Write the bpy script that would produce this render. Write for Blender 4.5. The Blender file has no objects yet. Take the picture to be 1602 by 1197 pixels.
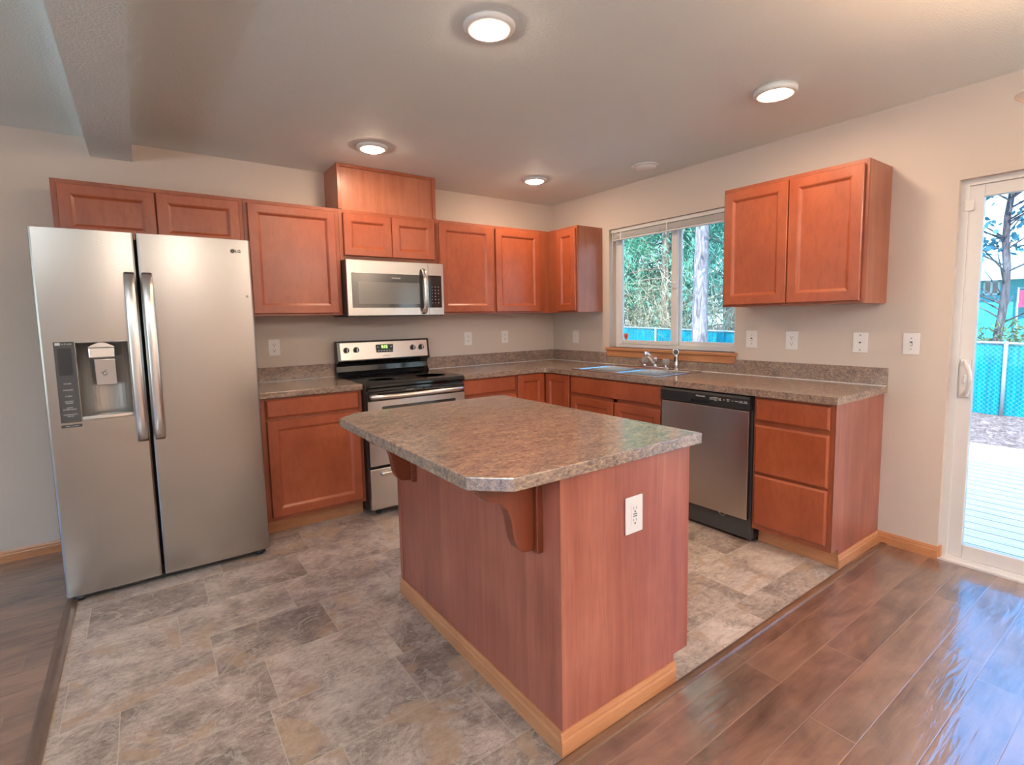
import bpy, bmesh, math, random
from mathutils import Vector, Matrix
scene = bpy.context.scene
C = scene.collection
PI = math.pi
random.seed(7)

# ---------------------------------------------------------------- camera
CAM = Vector((-3.38020, -4.02357, 1.33113))
yaw, pit, rol = math.radians(53.84215), math.radians(-5.48541), math.radians(-1.06161)
fw = Vector((math.cos(pit)*math.cos(yaw), math.cos(pit)*math.sin(yaw), math.sin(pit)))
rt = Vector((math.sin(yaw), -math.cos(yaw), 0)); up = rt.cross(fw)
r2 = math.cos(rol)*rt + math.sin(rol)*up; u2 = -math.sin(rol)*rt + math.cos(rol)*up
cd = bpy.data.cameras.new('camera'); cam = bpy.data.objects.new('camera', cd); C.objects.link(cam)
m = Matrix((r2, u2, -fw)).transposed().to_4x4(); m.translation = CAM
cam.matrix_world = m
cd.sensor_width = 36; cd.lens = 805.192/1602*36
cd.shift_x = -11.141/1602; cd.shift_y = -22.557/1602
cd.clip_start = .05; cd.clip_end = 200
scene.camera = cam

# ---------------------------------------------------------------- view and light
vs = scene.view_settings
scene.display_settings.display_device = 'sRGB'
vs.view_transform = 'Standard'; vs.look = 'None'; vs.gamma = 1; vs.use_curve_mapping = False
vs.exposure = 1.05
cy = scene.cycles
cy.max_bounces = 9; cy.diffuse_bounces = 5; cy.glossy_bounces = 4; cy.transmission_bounces = 6; cy.transparent_max_bounces = 10
cy.sample_clamp_indirect = 6; cy.caustics_reflective = False; cy.caustics_refractive = False
SKY = 2.1; SUN = 5.2; CANL = 112.0; BULB = 4.5; FILLDOME = 98.0; FILLUP = 150.0  # the last two drive fill lamps added out of view
W = bpy.data.worlds.new('sky'); scene.world = W; W.use_nodes = True
nt = W.node_tree; nt.nodes.clear()
wo = nt.nodes.new('ShaderNodeOutputWorld'); bg = nt.nodes.new('ShaderNodeBackground')
tc = nt.nodes.new('ShaderNodeTexCoord'); no = nt.nodes.new('ShaderNodeTexNoise'); cr = nt.nodes.new('ShaderNodeValToRGB')
no.inputs['Scale'].default_value = 5; no.inputs['Detail'].default_value = 6
cr.color_ramp.elements[0].position = .42; cr.color_ramp.elements[0].color = (0, 0, 0, 1)
cr.color_ramp.elements[1].position = .62; cr.color_ramp.elements[1].color = (1, 1, 1, 1)
nt.links.new(tc.outputs['Generated'], no.inputs['Vector']); nt.links.new(no.outputs['Fac'], cr.inputs['Fac'])
sx = nt.nodes.new('ShaderNodeSeparateXYZ'); nt.links.new(tc.outputs['Generated'], sx.inputs[0])
gr = nt.nodes.new('ShaderNodeValToRGB'); nt.links.new(sx.outputs['Z'], gr.inputs['Fac'])
ge = gr.color_ramp.elements
ge[0].position = .08; ge[0].color = (.80, .93, 1, 1); ge[1].position = .27; ge[1].color = (.03, .36, 1, 1)
q_ = ge.new(.60); q_.color = (.05, .38, 1, 1); q_ = ge.new(.80); q_.color = (.62, .80, 1, 1)
mxs = nt.nodes.new('ShaderNodeMix'); mxs.data_type = 'RGBA'; mxs.inputs[7].default_value = (.90, .96, 1, 1)
hf = nt.nodes.new('ShaderNodeMath'); hf.operation = 'MULTIPLY'; hf.inputs[1].default_value = .12
nt.links.new(cr.outputs['Color'], hf.inputs[0]); nt.links.new(hf.outputs[0], mxs.inputs[0]); nt.links.new(gr.outputs['Color'], mxs.inputs[6])
nt.links.new(mxs.outputs[2], bg.inputs['Color']); bg.inputs['Strength'].default_value = SKY
nt.links.new(bg.outputs[0], wo.inputs[0])
sd = bpy.data.lights.new('sun', 'SUN'); sd.energy = SUN; sd.angle = .01; sd.color = (1, .96, .9)
so = bpy.data.objects.new('sun', sd); C.objects.link(so)
so.rotation_euler = Vector((.78, .30, -.95)).to_track_quat('-Z', 'Y').to_euler()

# ---------------------------------------------------------------- materials
class MT:
    def __init__(s, name):
        s.m = bpy.data.materials.new(name); s.m.use_nodes = True
        s.t = s.m.node_tree; s.b = s.t.nodes['Principled BSDF']; s.o = s.t.nodes['Material Output']
        s._pos = None
    def n(s, typ, **kw):
        x = s.t.nodes.new(typ)
        for k, v in kw.items(): setattr(x, k, v)
        return x
    def put(s, sock, v):
        if hasattr(v, 'is_output') or isinstance(v, bpy.types.NodeSocket): s.t.links.new(v, sock)
        elif v is not None:
            if isinstance(v, (tuple, list)) and len(v) == 3 and sock.type == 'RGBA': v = (*v, 1)
            sock.default_value = v
    def set(s, **kw):
        names = dict(color='Base Color', rough='Roughness', metal='Metallic', spec='Specular IOR Level', coat='Coat Weight', coatr='Coat Roughness',
                     normal='Normal', emit='Emission Color', estr='Emission Strength', trans='Transmission Weight', ior='IOR', aniso='Anisotropic', sss='Subsurface Weight')
        for k, v in kw.items(): s.put(s.b.inputs[names[k]], v)
        return s
    def pos(s):
        if not s._pos: s._pos = s.n('ShaderNodeNewGeometry').outputs['Position']
        return s._pos
    def map(s, scale=(1, 1, 1), rot=(0, 0, 0), loc=(0, 0, 0), vec=None):
        x = s.n('ShaderNodeMapping'); s.put(x.inputs['Vector'], vec or s.pos())
        x.inputs['Scale'].default_value = scale; x.inputs['Rotation'].default_value = rot; x.inputs['Location'].default_value = loc
        return x.outputs[0]
    def noise(s, scale=5, detail=4, rough=.5, vec=None, dist=0, color=False):
        x = s.n('ShaderNodeTexNoise'); s.put(x.inputs['Vector'], vec or s.pos())
        x.inputs['Scale'].default_value = scale; x.inputs['Detail'].default_value = detail
        x.inputs['Roughness'].default_value = rough; x.inputs['Distortion'].default_value = dist
        return x.outputs['Color' if color else 'Fac']
    def ramp(s, fac, stops):
        x = s.n('ShaderNodeValToRGB'); s.put(x.inputs['Fac'], fac)
        el = x.color_ramp.elements
        while len(el) < len(stops): el.new(.5)
        for e, (p, c) in zip(el, stops):
            e.position = p; e.color = (*c, 1) if not isinstance(c, (int, float)) else (c, c, c, 1)
        return x.outputs['Color']
    def mix(s, f, a, b, mode='MIX'):
        x = s.n('ShaderNodeMix', data_type='RGBA', blend_type=mode)
        s.put(x.inputs['Factor'], f); s.put(x.inputs[6], a); s.put(x.inputs[7], b)
        return x.outputs[2]
    def math(s, op, a, b=0.0, c=0.0):
        x = s.n('ShaderNodeMath', operation=op)
        s.put(x.inputs[0], a); s.put(x.inputs[1], b); s.put(x.inputs[2], c)
        return x.outputs[0]
    def xyz(s, vec=None):
        x = s.n('ShaderNodeSeparateXYZ'); s.put(x.inputs[0], vec or s.pos()); return x.outputs
    def comb(s, a, b, c=0.0):
        x = s.n('ShaderNodeCombineXYZ'); s.put(x.inputs[0], a); s.put(x.inputs[1], b); s.put(x.inputs[2], c); return x.outputs[0]
    def white(s, vec):
        x = s.n('ShaderNodeTexWhiteNoise', noise_dimensions='3D'); s.put(x.inputs['Vector'], vec); return x.outputs['Value']
    def bump(s, h, strength=.3, dist=.002):
        x = s.n('ShaderNodeBump'); x.inputs['Strength'].default_value = strength; x.inputs['Distance'].default_value = dist
        s.put(x.inputs['Height'], h); return x.outputs[0]

def flat(name, col, rough=.5, metal=0., spec=.5, **kw):
    return MT(name).set(color=col, rough=rough, metal=metal, spec=spec, **kw).m

def paint(name, col, rough=.6, bs=.25, scale=170):
    g = MT(name)
    n = g.noise(scale, 3, .55)
    g.set(color=g.mix(g.noise(2.2, 2), tuple(x*.97 for x in col), tuple(min(1, x*1.02) for x in col)), rough=rough, spec=.3, normal=g.bump(n, bs, .004))
    return g.m
M = {}
M['wall'] = paint('wall_paint', (.645, .552, .487))
M['ceil'] = paint('ceiling_texture', (.77, .84, .85), .7, .5, 110)
M['white'] = flat('white_trim', (.72, .71, .70), .4)
M['vinyl'] = flat('white_vinyl', (.74, .71, .70), .35)
M['plate'] = flat('outlet_plastic', (.80, .77, .76), .35)
M['slot'] = flat('outlet_slot', (.05, .045, .04), .6)
M['black'] = flat('black_plastic', (.018, .018, .02), .35)
M['dkgrey'] = flat('dark_grey_plastic', (.06, .058, .06), .4)
M['gap'] = flat('gasket', (.012, .012, .014), .6)
M['glossblack'] = flat('black_glass', (.012, .012, .013), .06, spec=.6)
M['ovenwin'] = flat('oven_glass', (.03, .028, .028), .05, spec=.7)
M['mwglass'] = flat('microwave_mirror_glass', (.045, .042, .04), .05, spec=1.0)
M['mwmesh'] = flat('microwave_window_mesh', (.13, .118, .105), .12, spec=1.0)
M['chrome'] = flat('chrome', (.78, .79, .82), .08, 1)
M['print'] = flat('pale_print', (.62, .62, .62), .5)
M['darkprint'] = flat('dark_print', (.10, .09, .085), .5)
M['wire'] = flat('coated_fence_wire', (.28, .58, .62), .6)
M['galv'] = flat('galvanised_steel', (.55, .62, .66), .35, .7)

def wood(name, c0, c1, c2, grain=(26, 26, 1.6), rough=.34, coat=.25, blot=3.2, dark=.85):
    g = MT(name)
    blotch = g.noise(blot, 3, .6)
    gr = g.noise(1.0, 5, .6, vec=g.map(grain), dist=.6)
    fine = g.noise(1.0, 2, .7, vec=g.map((grain[0]*9, grain[1]*9, grain[2]*5)))
    col = g.ramp(g.math('MULTIPLY_ADD', gr, .55, g.math('MULTIPLY', blotch, .45)), [(.33, c0), (.5, c1), (.68, c2)])
    col = g.mix(g.ramp(fine, [(.3, .30), (.52, 0)]), col, tuple(x*dark*.75 for x in c0))
    g.set(color=col, rough=rough, coat=coat, coatr=.22, normal=g.bump(fine, .06, .001))
    return g.m
M['cherry'] = wood('cherry_stained_maple', (.29, .060, .022), (.36, .081, .030), (.42, .104, .041), (5, 5, 2.6), .36, .3)
M['cherrydk'] = wood('cherry_face_frame', (.26, .060, .024), (.32, .080, .033), (.38, .104, .044), (20, 20, 1.2), .4, .2)
M['cherryside'] = wood('cherry_laminate', (.31, .095, .048), (.39, .130, .070), (.46, .17, .095), (30, 30, 1.3), .38, .2)
M['panel'] = wood('island_laminate', (.22, .058, .036), (.335, .098, .062), (.44, .150, .100), (13, 13, .9), .36, .25, 2.4)
M['corbel'] = wood('corbel_wood', (.13, .026, .011), (.18, .037, .014), (.23, .050, .019), (10, 10, 2), .28, .4)
M['oak'] = wood('oak_trim', (.44, .175, .072), (.53, .228, .10), (.59, .275, .13), (3, 3, 60), .4, .15)

def steel(name, col, rough, axis_scale):
    g = MT(name)
    n = g.noise(1.0, 2, .6, vec=g.map(axis_scale))
    g.set(color=g.mix(g.noise(1.3, 2), tuple(x*.93 for x in col), col), metal=1., rough=rough)
    return g.m
M['steel'] = steel('brushed_steel', (.385, .35, .325), .26, (900, 900, 4))
M['steelh'] = steel('brushed_steel_across', (.58, .545, .51), .25, (4, 4, 900))
M['steeldw'] = steel('brushed_steel_dishwasher', (.56, .52, .49), .26, (1, 1, 1))
M['sinksteel'] = steel('sink_steel', (.72, .71, .70), .2, (300, 5, 300))
M['niche'] = flat('grey_dispenser_plastic', (.40, .37, .34), .30, .6)
M['handle'] = flat('satin_handle', (.70, .66, .63), .26, 1)

def countertop():
    g = MT('laminate_worktop')
    p = g.map((12, 24, 24))
    big = g.noise(1.0, 5, .7, vec=p, dist=.8)
    mid = g.noise(1.0, 5, .72, vec=g.map((60, 120, 120)), dist=.6)
    fin = g.noise(240, 3, .7)
    v = g.math('ADD', g.math('MULTIPLY', big, .28), g.math('ADD', g.math('MULTIPLY', mid, .54), g.math('MULTIPLY', fin, .18)))
    col = g.ramp(v, [(.35, (.065, .048, .041)), (.43, (.165, .118, .098)), (.50, (.285, .203, .165)), (.57, (.43, .288, .192)), (.66, (.53, .43, .36))])
    g.set(color=col, rough=.15, spec=1.0, normal=g.bump(fin, .05, .0008))
    return g.m
M['counter'] = countertop()

def tile():
    g = MT('slate_look_vinyl_tile')
    RH, TL = .3075, .455
    x, y, z = g.xyz()[:3]
    yy = g.math('DIVIDE', g.math('ADD', y, .315), RH)
    row = g.math('FLOOR', yy); fy = g.math('FRACT', yy)
    off = g.white(g.comb(row, 3.7, 1.3))
    xx = g.math('ADD', g.math('DIVIDE', x, TL), g.math('MULTIPLY', off, 7.3))
    colm = g.math('FLOOR', xx); fx = g.math('FRACT', xx)
    rnd = g.white(g.comb(row, colm, .5)); rnd2 = g.white(g.comb(colm, row, 9.5))
    # each tile reads its own patch of stone
    shift = g.comb(g.math('MULTIPLY', rnd, 37.), g.math('MULTIPLY', rnd2, 23.), 0.)
    va = g.n('ShaderNodeVectorMath', operation='ADD'); g.put(va.inputs[0], g.pos()); g.put(va.inputs[1], shift)
    v = va.outputs[0]
    cloud = g.noise(5.0, 7, .66, vec=v, dist=.45)
    fine = g.noise(1.0, 4, .7, vec=g.map((26, 60, 26), (0, 0, .5), vec=v), dist=.6)
    grit = g.noise(150, 3, .7)
    val = g.math('ADD', g.math('MULTIPLY', cloud, .56), g.math('ADD', g.math('MULTIPLY', fine, .32), g.math('MULTIPLY', grit, .12)))
    val = g.math('ADD', val, g.math('MULTIPLY_ADD', rnd, .13, -.065))
    col = g.ramp(val, [(.35, (.16, .122, .106)), (.44, (.28, .215, .185)), (.52, (.43, .34, .292)), (.61, (.58, .48, .42)), (.72, (.68, .60, .53))])
    rust = g.ramp(g.noise(3.8, 3, .55, vec=v, dist=1.0), [(.575, 0), (.615, .6)])
    vn = g.noise(4.2, 4, .6, vec=v, dist=1.2)
    vein = g.ramp(g.math('ABSOLUTE', g.math('SUBTRACT', vn, .5)), [(.0, .55), (.018, 0)])
    col = g.mix(vein, col, (.52, .45, .40))
    vd = g.ramp(g.math('ABSOLUTE', g.math('SUBTRACT', g.noise(3.1, 5, .65, vec=v, dist=1.5), .47)), [(.0, .5), (.010, 0)])
    col = g.mix(vd, col, (.13, .10, .09))
    col = g.mix(rust, col, (.42, .28, .18))
    ex = g.math('MULTIPLY', g.math('MINIMUM', fx, g.math('SUBTRACT', 1., fx)), TL)
    ey = g.math('MULTIPLY', g.math('MINIMUM', fy, g.math('SUBTRACT', 1., fy)), RH)
    e = g.math('MINIMUM', ex, ey)
    seam = g.ramp(g.math('MULTIPLY', e, 100.), [(.08, .75), (.2, 0)])
    col = g.mix(seam, col, (.52, .45, .38))
    hh = g.math('ADD', g.math('MULTIPLY', val, .6), g.math('MULTIPLY', seam, -.5))
    g.set(color=col, rough=.38, spec=.4, normal=g.bump(hh, .25, .003))
    return g.m
M['tile'] = tile()

def planks():
    g = MT('walnut_laminate_planks')
    PW, PL = .1385, 1.22
    x, y, z = g.xyz()[:3]
    yy = g.math('DIVIDE', g.math('ADD', y, 3.022), PW)
    row = g.math('FLOOR', yy); fy = g.math('FRACT', yy)
    off = g.white(g.comb(row, 7.7, 2.3))
    xx = g.math('ADD', g.math('DIVIDE', x, PL), g.math('MULTIPLY', off, 5.1))
    colm = g.math('FLOOR', xx); fx = g.math('FRACT', xx)
    rnd = g.white(g.comb(row, colm, 2.5)); rnd2 = g.white(g.comb(colm, row, 4.5))
    shift = g.comb(g.math('MULTIPLY', rnd, 31.), g.math('MULTIPLY', rnd2, 17.), 0.)
    va = g.n('ShaderNodeVectorMath', operation='ADD'); g.put(va.inputs[0], g.pos()); g.put(va.inputs[1], shift)
    v = va.outputs[0]
    grain = g.noise(1.0, 6, .62, vec=g.map((2.2, 20, 1), vec=v), dist=.7)
    fine = g.noise(1.0, 3, .7, vec=g.map((9, 170, 1), vec=v))
    blot = g.noise(1.0, 4, .6, vec=g.map((3.2, 6.0, 1), vec=v), dist=.8)
    val = g.math('ADD', g.math('MULTIPLY', grain, .34), g.math('ADD', g.math('MULTIPLY', blot, .56), g.math('MULTIPLY', fine, .10)))
    val = g.math('ADD', val, g.math('MULTIPLY_ADD', rnd2, .12, -.06))
    col = g.ramp(val, [(.32, (.068, .037, .026)), (.42, (.145, .078, .055)), (.53, (.225, .124, .086)), (.66, (.30, .170, .118))])
    ey = g.math('MULTIPLY', g.math('MINIMUM', fy, g.math('SUBTRACT', 1., fy)), PW)
    ex = g.math('MULTIPLY', g.math('MINIMUM', fx, g.math('SUBTRACT', 1., fx)), PL)
    e = g.math('MINIMUM', ex, ey)
    seam = g.ramp(g.math('MULTIPLY', e, 100.), [(.10, .8), (.26, 0)])
    col = g.mix(seam, col, (.26, .15, .105))
    wav = g.noise(1.0, 2, .5, vec=g.map((9, 26, 1), (0, 0, .25), vec=v), dist=.5)
    hh = g.math('ADD', g.math('MULTIPLY', wav, .9), g.math('ADD', g.math('MULTIPLY', seam, -.35), g.math('MULTIPLY', fine, .08)))
    g.set(color=col, rough=.3, spec=.5, coat=1.0, coatr=.09, normal=g.bump(hh, .35, .006))
    g.b.inputs['Coat IOR'].default_value = 2.2
    g.put(g.b.inputs['Coat Normal'], g.bump(g.math('ADD', g.math('MULTIPLY', g.noise(1.0, 2, .5, vec=g.map((5, 34, 1), (0, 0, .35)), dist=.8), 1.), g.math('MULTIPLY', seam, -.2)), .22, .008))
    return g.m
M['planks'] = planks()
M['strip'] = wood('walnut_transition_strip', (.10, .048, .03), (.17, .085, .05), (.24, .125, .075), (1.6, 22, 22), .22, .4)
M['stripy'] = wood('walnut_transition_strip_along', (.09, .05, .036), (.14, .085, .062), (.19, .12, .09), (22, 1.6, 22), .3, .3)

def glass():
    g = MT('window_glass')
    tr = g.n('ShaderNodeBsdfTransparent'); gl = g.n('ShaderNodeBsdfGlossy'); gl.inputs['Roughness'].default_value = .02
    fr = g.n('ShaderNodeFresnel'); fr.inputs['IOR'].default_value = 1.4
    mx = g.n('ShaderNodeMixShader')
    g.t.links.new(g.math('MULTIPLY', fr.outputs[0], .55), mx.inputs[0]); g.t.links.new(tr.outputs[0], mx.inputs[1]); g.t.links.new(gl.outputs[0], mx.inputs[2])
    tr.inputs[0].default_value = (.93, .97, .97, 1)
    g.t.links.new(mx.outputs[0], g.o.inputs[0]); return g.m
M['glass'] = glass()
M['crystal'] = flat('clear_acrylic', (.92, .94, .96), .06, trans=.75, ior=1.3)
def emit(name, col, s):
    g = MT(name); g.set(color=(.9, .9, .9), emit=col, estr=s); return g.m
M['lens'] = emit('lit_lamp_lens', (1, .75, .52), CANL)
M['bulb'] = emit('lit_bulb', (1, .62, .33), 60)
M['digit'] = emit('green_digits', (.25, 1, .05), 2.2)
def shade():
    g = MT('frosted_shade_glass')
    tl = g.n('ShaderNodeBsdfTranslucent'); tl.inputs[0].default_value = (.85, .78, .70, 1)
    mx = g.n('ShaderNodeMixShader'); mx.inputs[0].default_value = .3
    g.set(color=(.80, .78, .76), rough=.25)
    g.t.links.new(g.b.outputs[0], mx.inputs[1]); g.t.links.new(tl.outputs[0], mx.inputs[2]); g.t.links.new(mx.outputs[0], g.o.inputs[0]); return g.m
M['shade'] = shade()
M['bronze'] = flat('dark_bronze', (.10, .065, .045), .35, .8)

def leafmat(name, a, b, c):
    g = MT(name)
    col = g.ramp(g.noise(2.2, 3, .6), [(.35, a), (.52, b), (.68, c)])
    tl = g.n('ShaderNodeBsdfTranslucent'); g.put(tl.inputs[0], col)
    mx = g.n('ShaderNodeMixShader'); mx.inputs[0].default_value = .35
    g.set(color=col, rough=.6, spec=.2)
    g.t.links.new(g.b.outputs[0], mx.inputs[1]); g.t.links.new(tl.outputs[0], mx.inputs[2]); g.t.links.new(mx.outputs[0], g.o.inputs[0]); return g.m
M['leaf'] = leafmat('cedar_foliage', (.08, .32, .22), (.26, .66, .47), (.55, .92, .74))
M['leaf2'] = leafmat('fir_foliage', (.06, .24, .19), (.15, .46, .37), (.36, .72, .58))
M['leafblue'] = leafmat('bluish_leaves', (.04, .14, .20), (.08, .26, .35), (.18, .46, .56))
M['leafolive'] = leafmat('olive_needles', (.06, .10, .04), (.16, .22, .09), (.36, .42, .20))
def bark(name, a, b, c):
    g = MT(name)
    v = g.noise(1.0, 5, .7, vec=g.map((14, 14, 3)), dist=.8)
    g.set(color=g.ramp(v, [(.35, a), (.5, b), (.66, c)]), rough=.9, spec=.15, normal=g.bump(v, .9, .03)); return g.m
M['bark'] = bark('pale_fir_bark', (.11, .095, .10), (.26, .235, .25), (.43, .40, .42))
M['bark2'] = bark('grey_brown_bark', (.10, .075, .06), (.25, .20, .17), (.42, .36, .30))
M['barkdk'] = bark('dark_grey_bark', (.045, .04, .045), (.11, .10, .115), (.20, .19, .21))
M['twig'] = bark('bare_twigs', (.22, .19, .12), (.46, .40, .28), (.70, .66, .48))
def ground():
    g = MT('bark_mulch')
    v = g.noise(9, 6, .75, dist=1.0)
    w = g.noise(26, 4, .8)
    g.set(color=g.ramp(g.math('ADD', g.math('MULTIPLY', v, .5), g.math('MULTIPLY', w, .5)), [(.36, (.05, .032, .028)), (.48, (.17, .11, .10)), (.56, (.33, .25, .26)), (.64, (.80, .74, .80))]), rough=.95, normal=g.bump(w, .8, .03)); return g.m
M['ground'] = ground()
def deckm():
    g = MT('weathered_deck_boards')
    x, y, z = g.xyz()[:3]
    fx = g.math('FRACT', g.math('DIVIDE', x, .143))
    ed = g.math('MINIMUM', fx, g.math('SUBTRACT', 1., fx))
    n = g.noise(1.0, 5, .7, vec=g.map((40, 3, 1)))
    col = g.ramp(n, [(.35, (.56, .48, .38)), (.52, (.80, .70, .57)), (.7, (.90, .82, .70))])
    col = g.mix(g.ramp(ed, [(.02, .9), (.06, 0)]), col, (.10, .13, .15))
    g.set(color=col, rough=.75, spec=.2); return g.m
M['deck'] = deckm()
def slatm():
    g = MT('teal_fence_slats')
    x, y, z = g.xyz()[:3]
    f = g.math('FRACT', g.math('DIVIDE', y, .062))
    ed = g.math('MINIMUM', f, g.math('SUBTRACT', 1., f))
    n = g.noise(1.0, 3, .6, vec=g.map((1, 16, 1.5)))
    col = g.ramp(n, [(.35, (.0, .19, .25)), (.55, (.0, .27, .34)), (.72, (.0, .36, .43))])
    col = g.mix(g.ramp(ed, [(.02, .6), (.10, 0)]), col, (.0, .09, .13))
    g.set(color=col, rough=.7, spec=.1); return g.m
M['slats'] = slatm()
def sidingm():
    g = MT('aqua_lap_siding')
    x, y, z = g.xyz()[:3]
    f = g.math('FRACT', g.math('DIVIDE', z, .18))
    col = g.mix(g.ramp(f, [(.04, .6), (.14, 0)]), (.03, .52, .58), (.0, .30, .36))
    g.set(color=col, rough=.7); return g.m
M['siding'] = sidingm()
M['roofing'] = paint('grey_blue_shingles', (.26, .44, .52), .9, .8, 9)
M['pink'] = flat('pink_red_cloth', (.80, .10, .28), .8)
M['red'] = flat('sticker_red', (.62, .09, .07), .5)
M['rail'] = flat('pale_painted_gutter', (.70, .80, .84), .5)
M['bluish'] = flat('painted_window_trim', (.55, .80, .82), .5)

# ---------------------------------------------------------------- mesh helpers
def B(): return bmesh.new()
def box(bm, x0, x1, y0, y1, z0, z1, bev=0, seg=2):
    t = bmesh.new()
    v = [t.verts.new((x, y, z)) for x in (min(x0, x1), max(x0, x1)) for y in (min(y0, y1), max(y0, y1)) for z in (min(z0, z1), max(z0, z1))]
    for f in ((0, 1, 3, 2), (4, 6, 7, 5), (0, 4, 5, 1), (2, 3, 7, 6), (0, 2, 6, 4), (1, 5, 7, 3)): t.faces.new([v[i] for i in f])
    if bev: bmesh.ops.bevel(t, geom=t.edges[:], offset=bev, segments=seg, profile=.5, affect='EDGES')
    join(bm, t); return bm
def join(bm, t, mat=None):
    if mat is not None: bmesh.ops.transform(t, matrix=mat, verts=t.verts)
    mp = {v: bm.verts.new(v.co) for v in t.verts}
    for f in t.faces:
        try: nf = bm.faces.new([mp[v] for v in f.verts]); nf.smooth = f.smooth
        except ValueError: pass
    t.free()
def prism(bm, pts, a, b, axis='y', bev=0, smooth=False):
    """polygon pts in the plane across `axis`, from a to b along it"""
    def P(p, d): return {'x': (d, p[0], p[1]), 'y': (p[0], d, p[1]), 'z': (p[0], p[1], d)}[axis]
    t = bmesh.new()
    A = [t.verts.new(P(p, a)) for p in pts]; Bv = [t.verts.new(P(p, b)) for p in pts]
    t.faces.new(A); t.faces.new(Bv[::-1])
    n = len(pts)
    for i in range(n):
        f = t.faces.new([A[i], Bv[i], Bv[(i+1) % n], A[(i+1) % n]]); f.smooth = smooth
    bmesh.ops.recalc_face_normals(t, faces=t.faces)
    if bev:
        ed = [e for e in t.edges if len(e.link_faces) == 2 and e.calc_face_angle(0) > .6]
        bmesh.ops.bevel(t, geom=ed, offset=bev, segments=2, profile=.5, affect='EDGES')
    join(bm, t); return bm
def lathe(bm, prof, c=(0, 0, 0), n=32, rot=None, cap=True):
    """prof [(r,z)...] about z, then rotated, moved to c"""
    t = bmesh.new(); rings = []
    for r, z in prof:
        if r < 1e-6: rings.append([t.verts.new((0, 0, z))])
        else: rings.append([t.verts.new((r*math.cos(2*PI*i/n), r*math.sin(2*PI*i/n), z)) for i in range(n)])
    for a, b in zip(rings, rings[1:]):
        if len(a) == 1 and len(b) == 1: continue
        for i in range(n):
            j = (i+1) % n
            f = t.faces.new([a[0], b[i], b[j]]) if len(a) == 1 else t.faces.new([a[i], b[0], a[j]]) if len(b) == 1 else t.faces.new([a[i], b[i], b[j], a[j]])
            f.smooth = True
    if cap:
        for r in (rings[0], rings[-1]):
            if len(r) > 1: t.faces.new(r)
    bmesh.ops.recalc_face_normals(t, faces=t.faces)
    mt = Matrix.Translation(c) @ (rot.to_4x4() if rot else Matrix())
    join(bm, t, mt); return bm
def tube(bm, pts, r, n=10, flatten=1.0, caps=True):
    pts = [Vector(p) for p in pts]; rs = r if isinstance(r, (list, tuple)) else [r]*len(pts)
    t = bmesh.new(); rings = []; ref = None
    for i, p in enumerate(pts):
        d = (pts[min(i+1, len(pts)-1)] - pts[max(i-1, 0)]).normalized()
        if ref is None:
            ref = Vector((0, 0, 1)) if abs(d.z) < .9 else Vector((1, 0, 0))
        a = d.cross(ref).normalized(); b = a.cross(d).normalized(); ref = b
        rings.append([t.verts.new(p + rs[i]*(math.cos(2*PI*k/n)*a + flatten*math.sin(2*PI*k/n)*b)) for k in range(n)])
    for A, Bv in zip(rings, rings[1:]):
        for k in range(n):
            f = t.faces.new([A[k], A[(k+1) % n], Bv[(k+1) % n], Bv[k]]); f.smooth = n > 5
    if caps: t.faces.new(rings[0][::-1]); t.faces.new(rings[-1])
    join(bm, t); return bm
def bez(p, n=12):
    p = [Vector(x) for x in p]; out = []
    for i in range(n+1):
        t = i/n; q = p[:]
        while len(q) > 1: q = [q[k].lerp(q[k+1], t) for k in range(len(q)-1)]
        out.append(q[0])
    return out
def nested(bm, face, u0, u1, z0, z1, plane, prof):
    """rings of a rectangle: prof [(inset, depth out of the plane)]; face 'y' looks towards -y, 'x' towards -x"""
    def P(u, z, d): return (u, plane-d, z) if face == 'y' else (plane-d, u, z)
    t = bmesh.new(); u0, u1 = min(u0, u1), max(u0, u1)
    rings = [[t.verts.new(P(u, z, d)) for u, z in ((u0+i, z0+i), (u1-i, z0+i), (u1-i, z1-i), (u0+i, z1-i))] for i, d in prof]
    t.faces.new(rings[0]); t.faces.new(rings[-1])
    for a, b in zip(rings, rings[1:]):
        for k in range(4): t.faces.new([a[k], a[(k+1) % 4], b[(k+1) % 4], b[k]])
    bmesh.ops.recalc_face_normals(t, faces=t.faces)
    join(bm, t); return bm
DOORP = [(0, 0), (0, .015), (.004, .020), (.052, .020), (.055, .0185), (.057, .0185), (.068, .010), (.072, .009)]
SLABP = [(0, 0), (0, .012), (.007, .018), (.010, .020)]
def cut(bm, *cutters):
    """bm minus the cutter meshes"""
    def tmp(b):
        me = bpy.data.meshes.new('tmp'); bmesh.ops.recalc_face_normals(b, faces=b.faces); b.to_mesh(me); b.free()
        o = bpy.data.objects.new('tmp', me); C.objects.link(o); return o
    o = tmp(bm); cs = [tmp(c) for c in cutters]
    for c in cs:
        md = o.modifiers.new('b', 'BOOLEAN'); md.operation = 'DIFFERENCE'; md.object = c; md.solver = 'EXACT'
    dg = bpy.context.evaluated_depsgraph_get(); dg.update()
    me = bpy.data.meshes.new_from_object(o.evaluated_get(dg))
    out = bmesh.new(); out.from_mesh(me)
    for x in [o]+cs: bpy.data.objects.remove(x)
    return out

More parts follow.
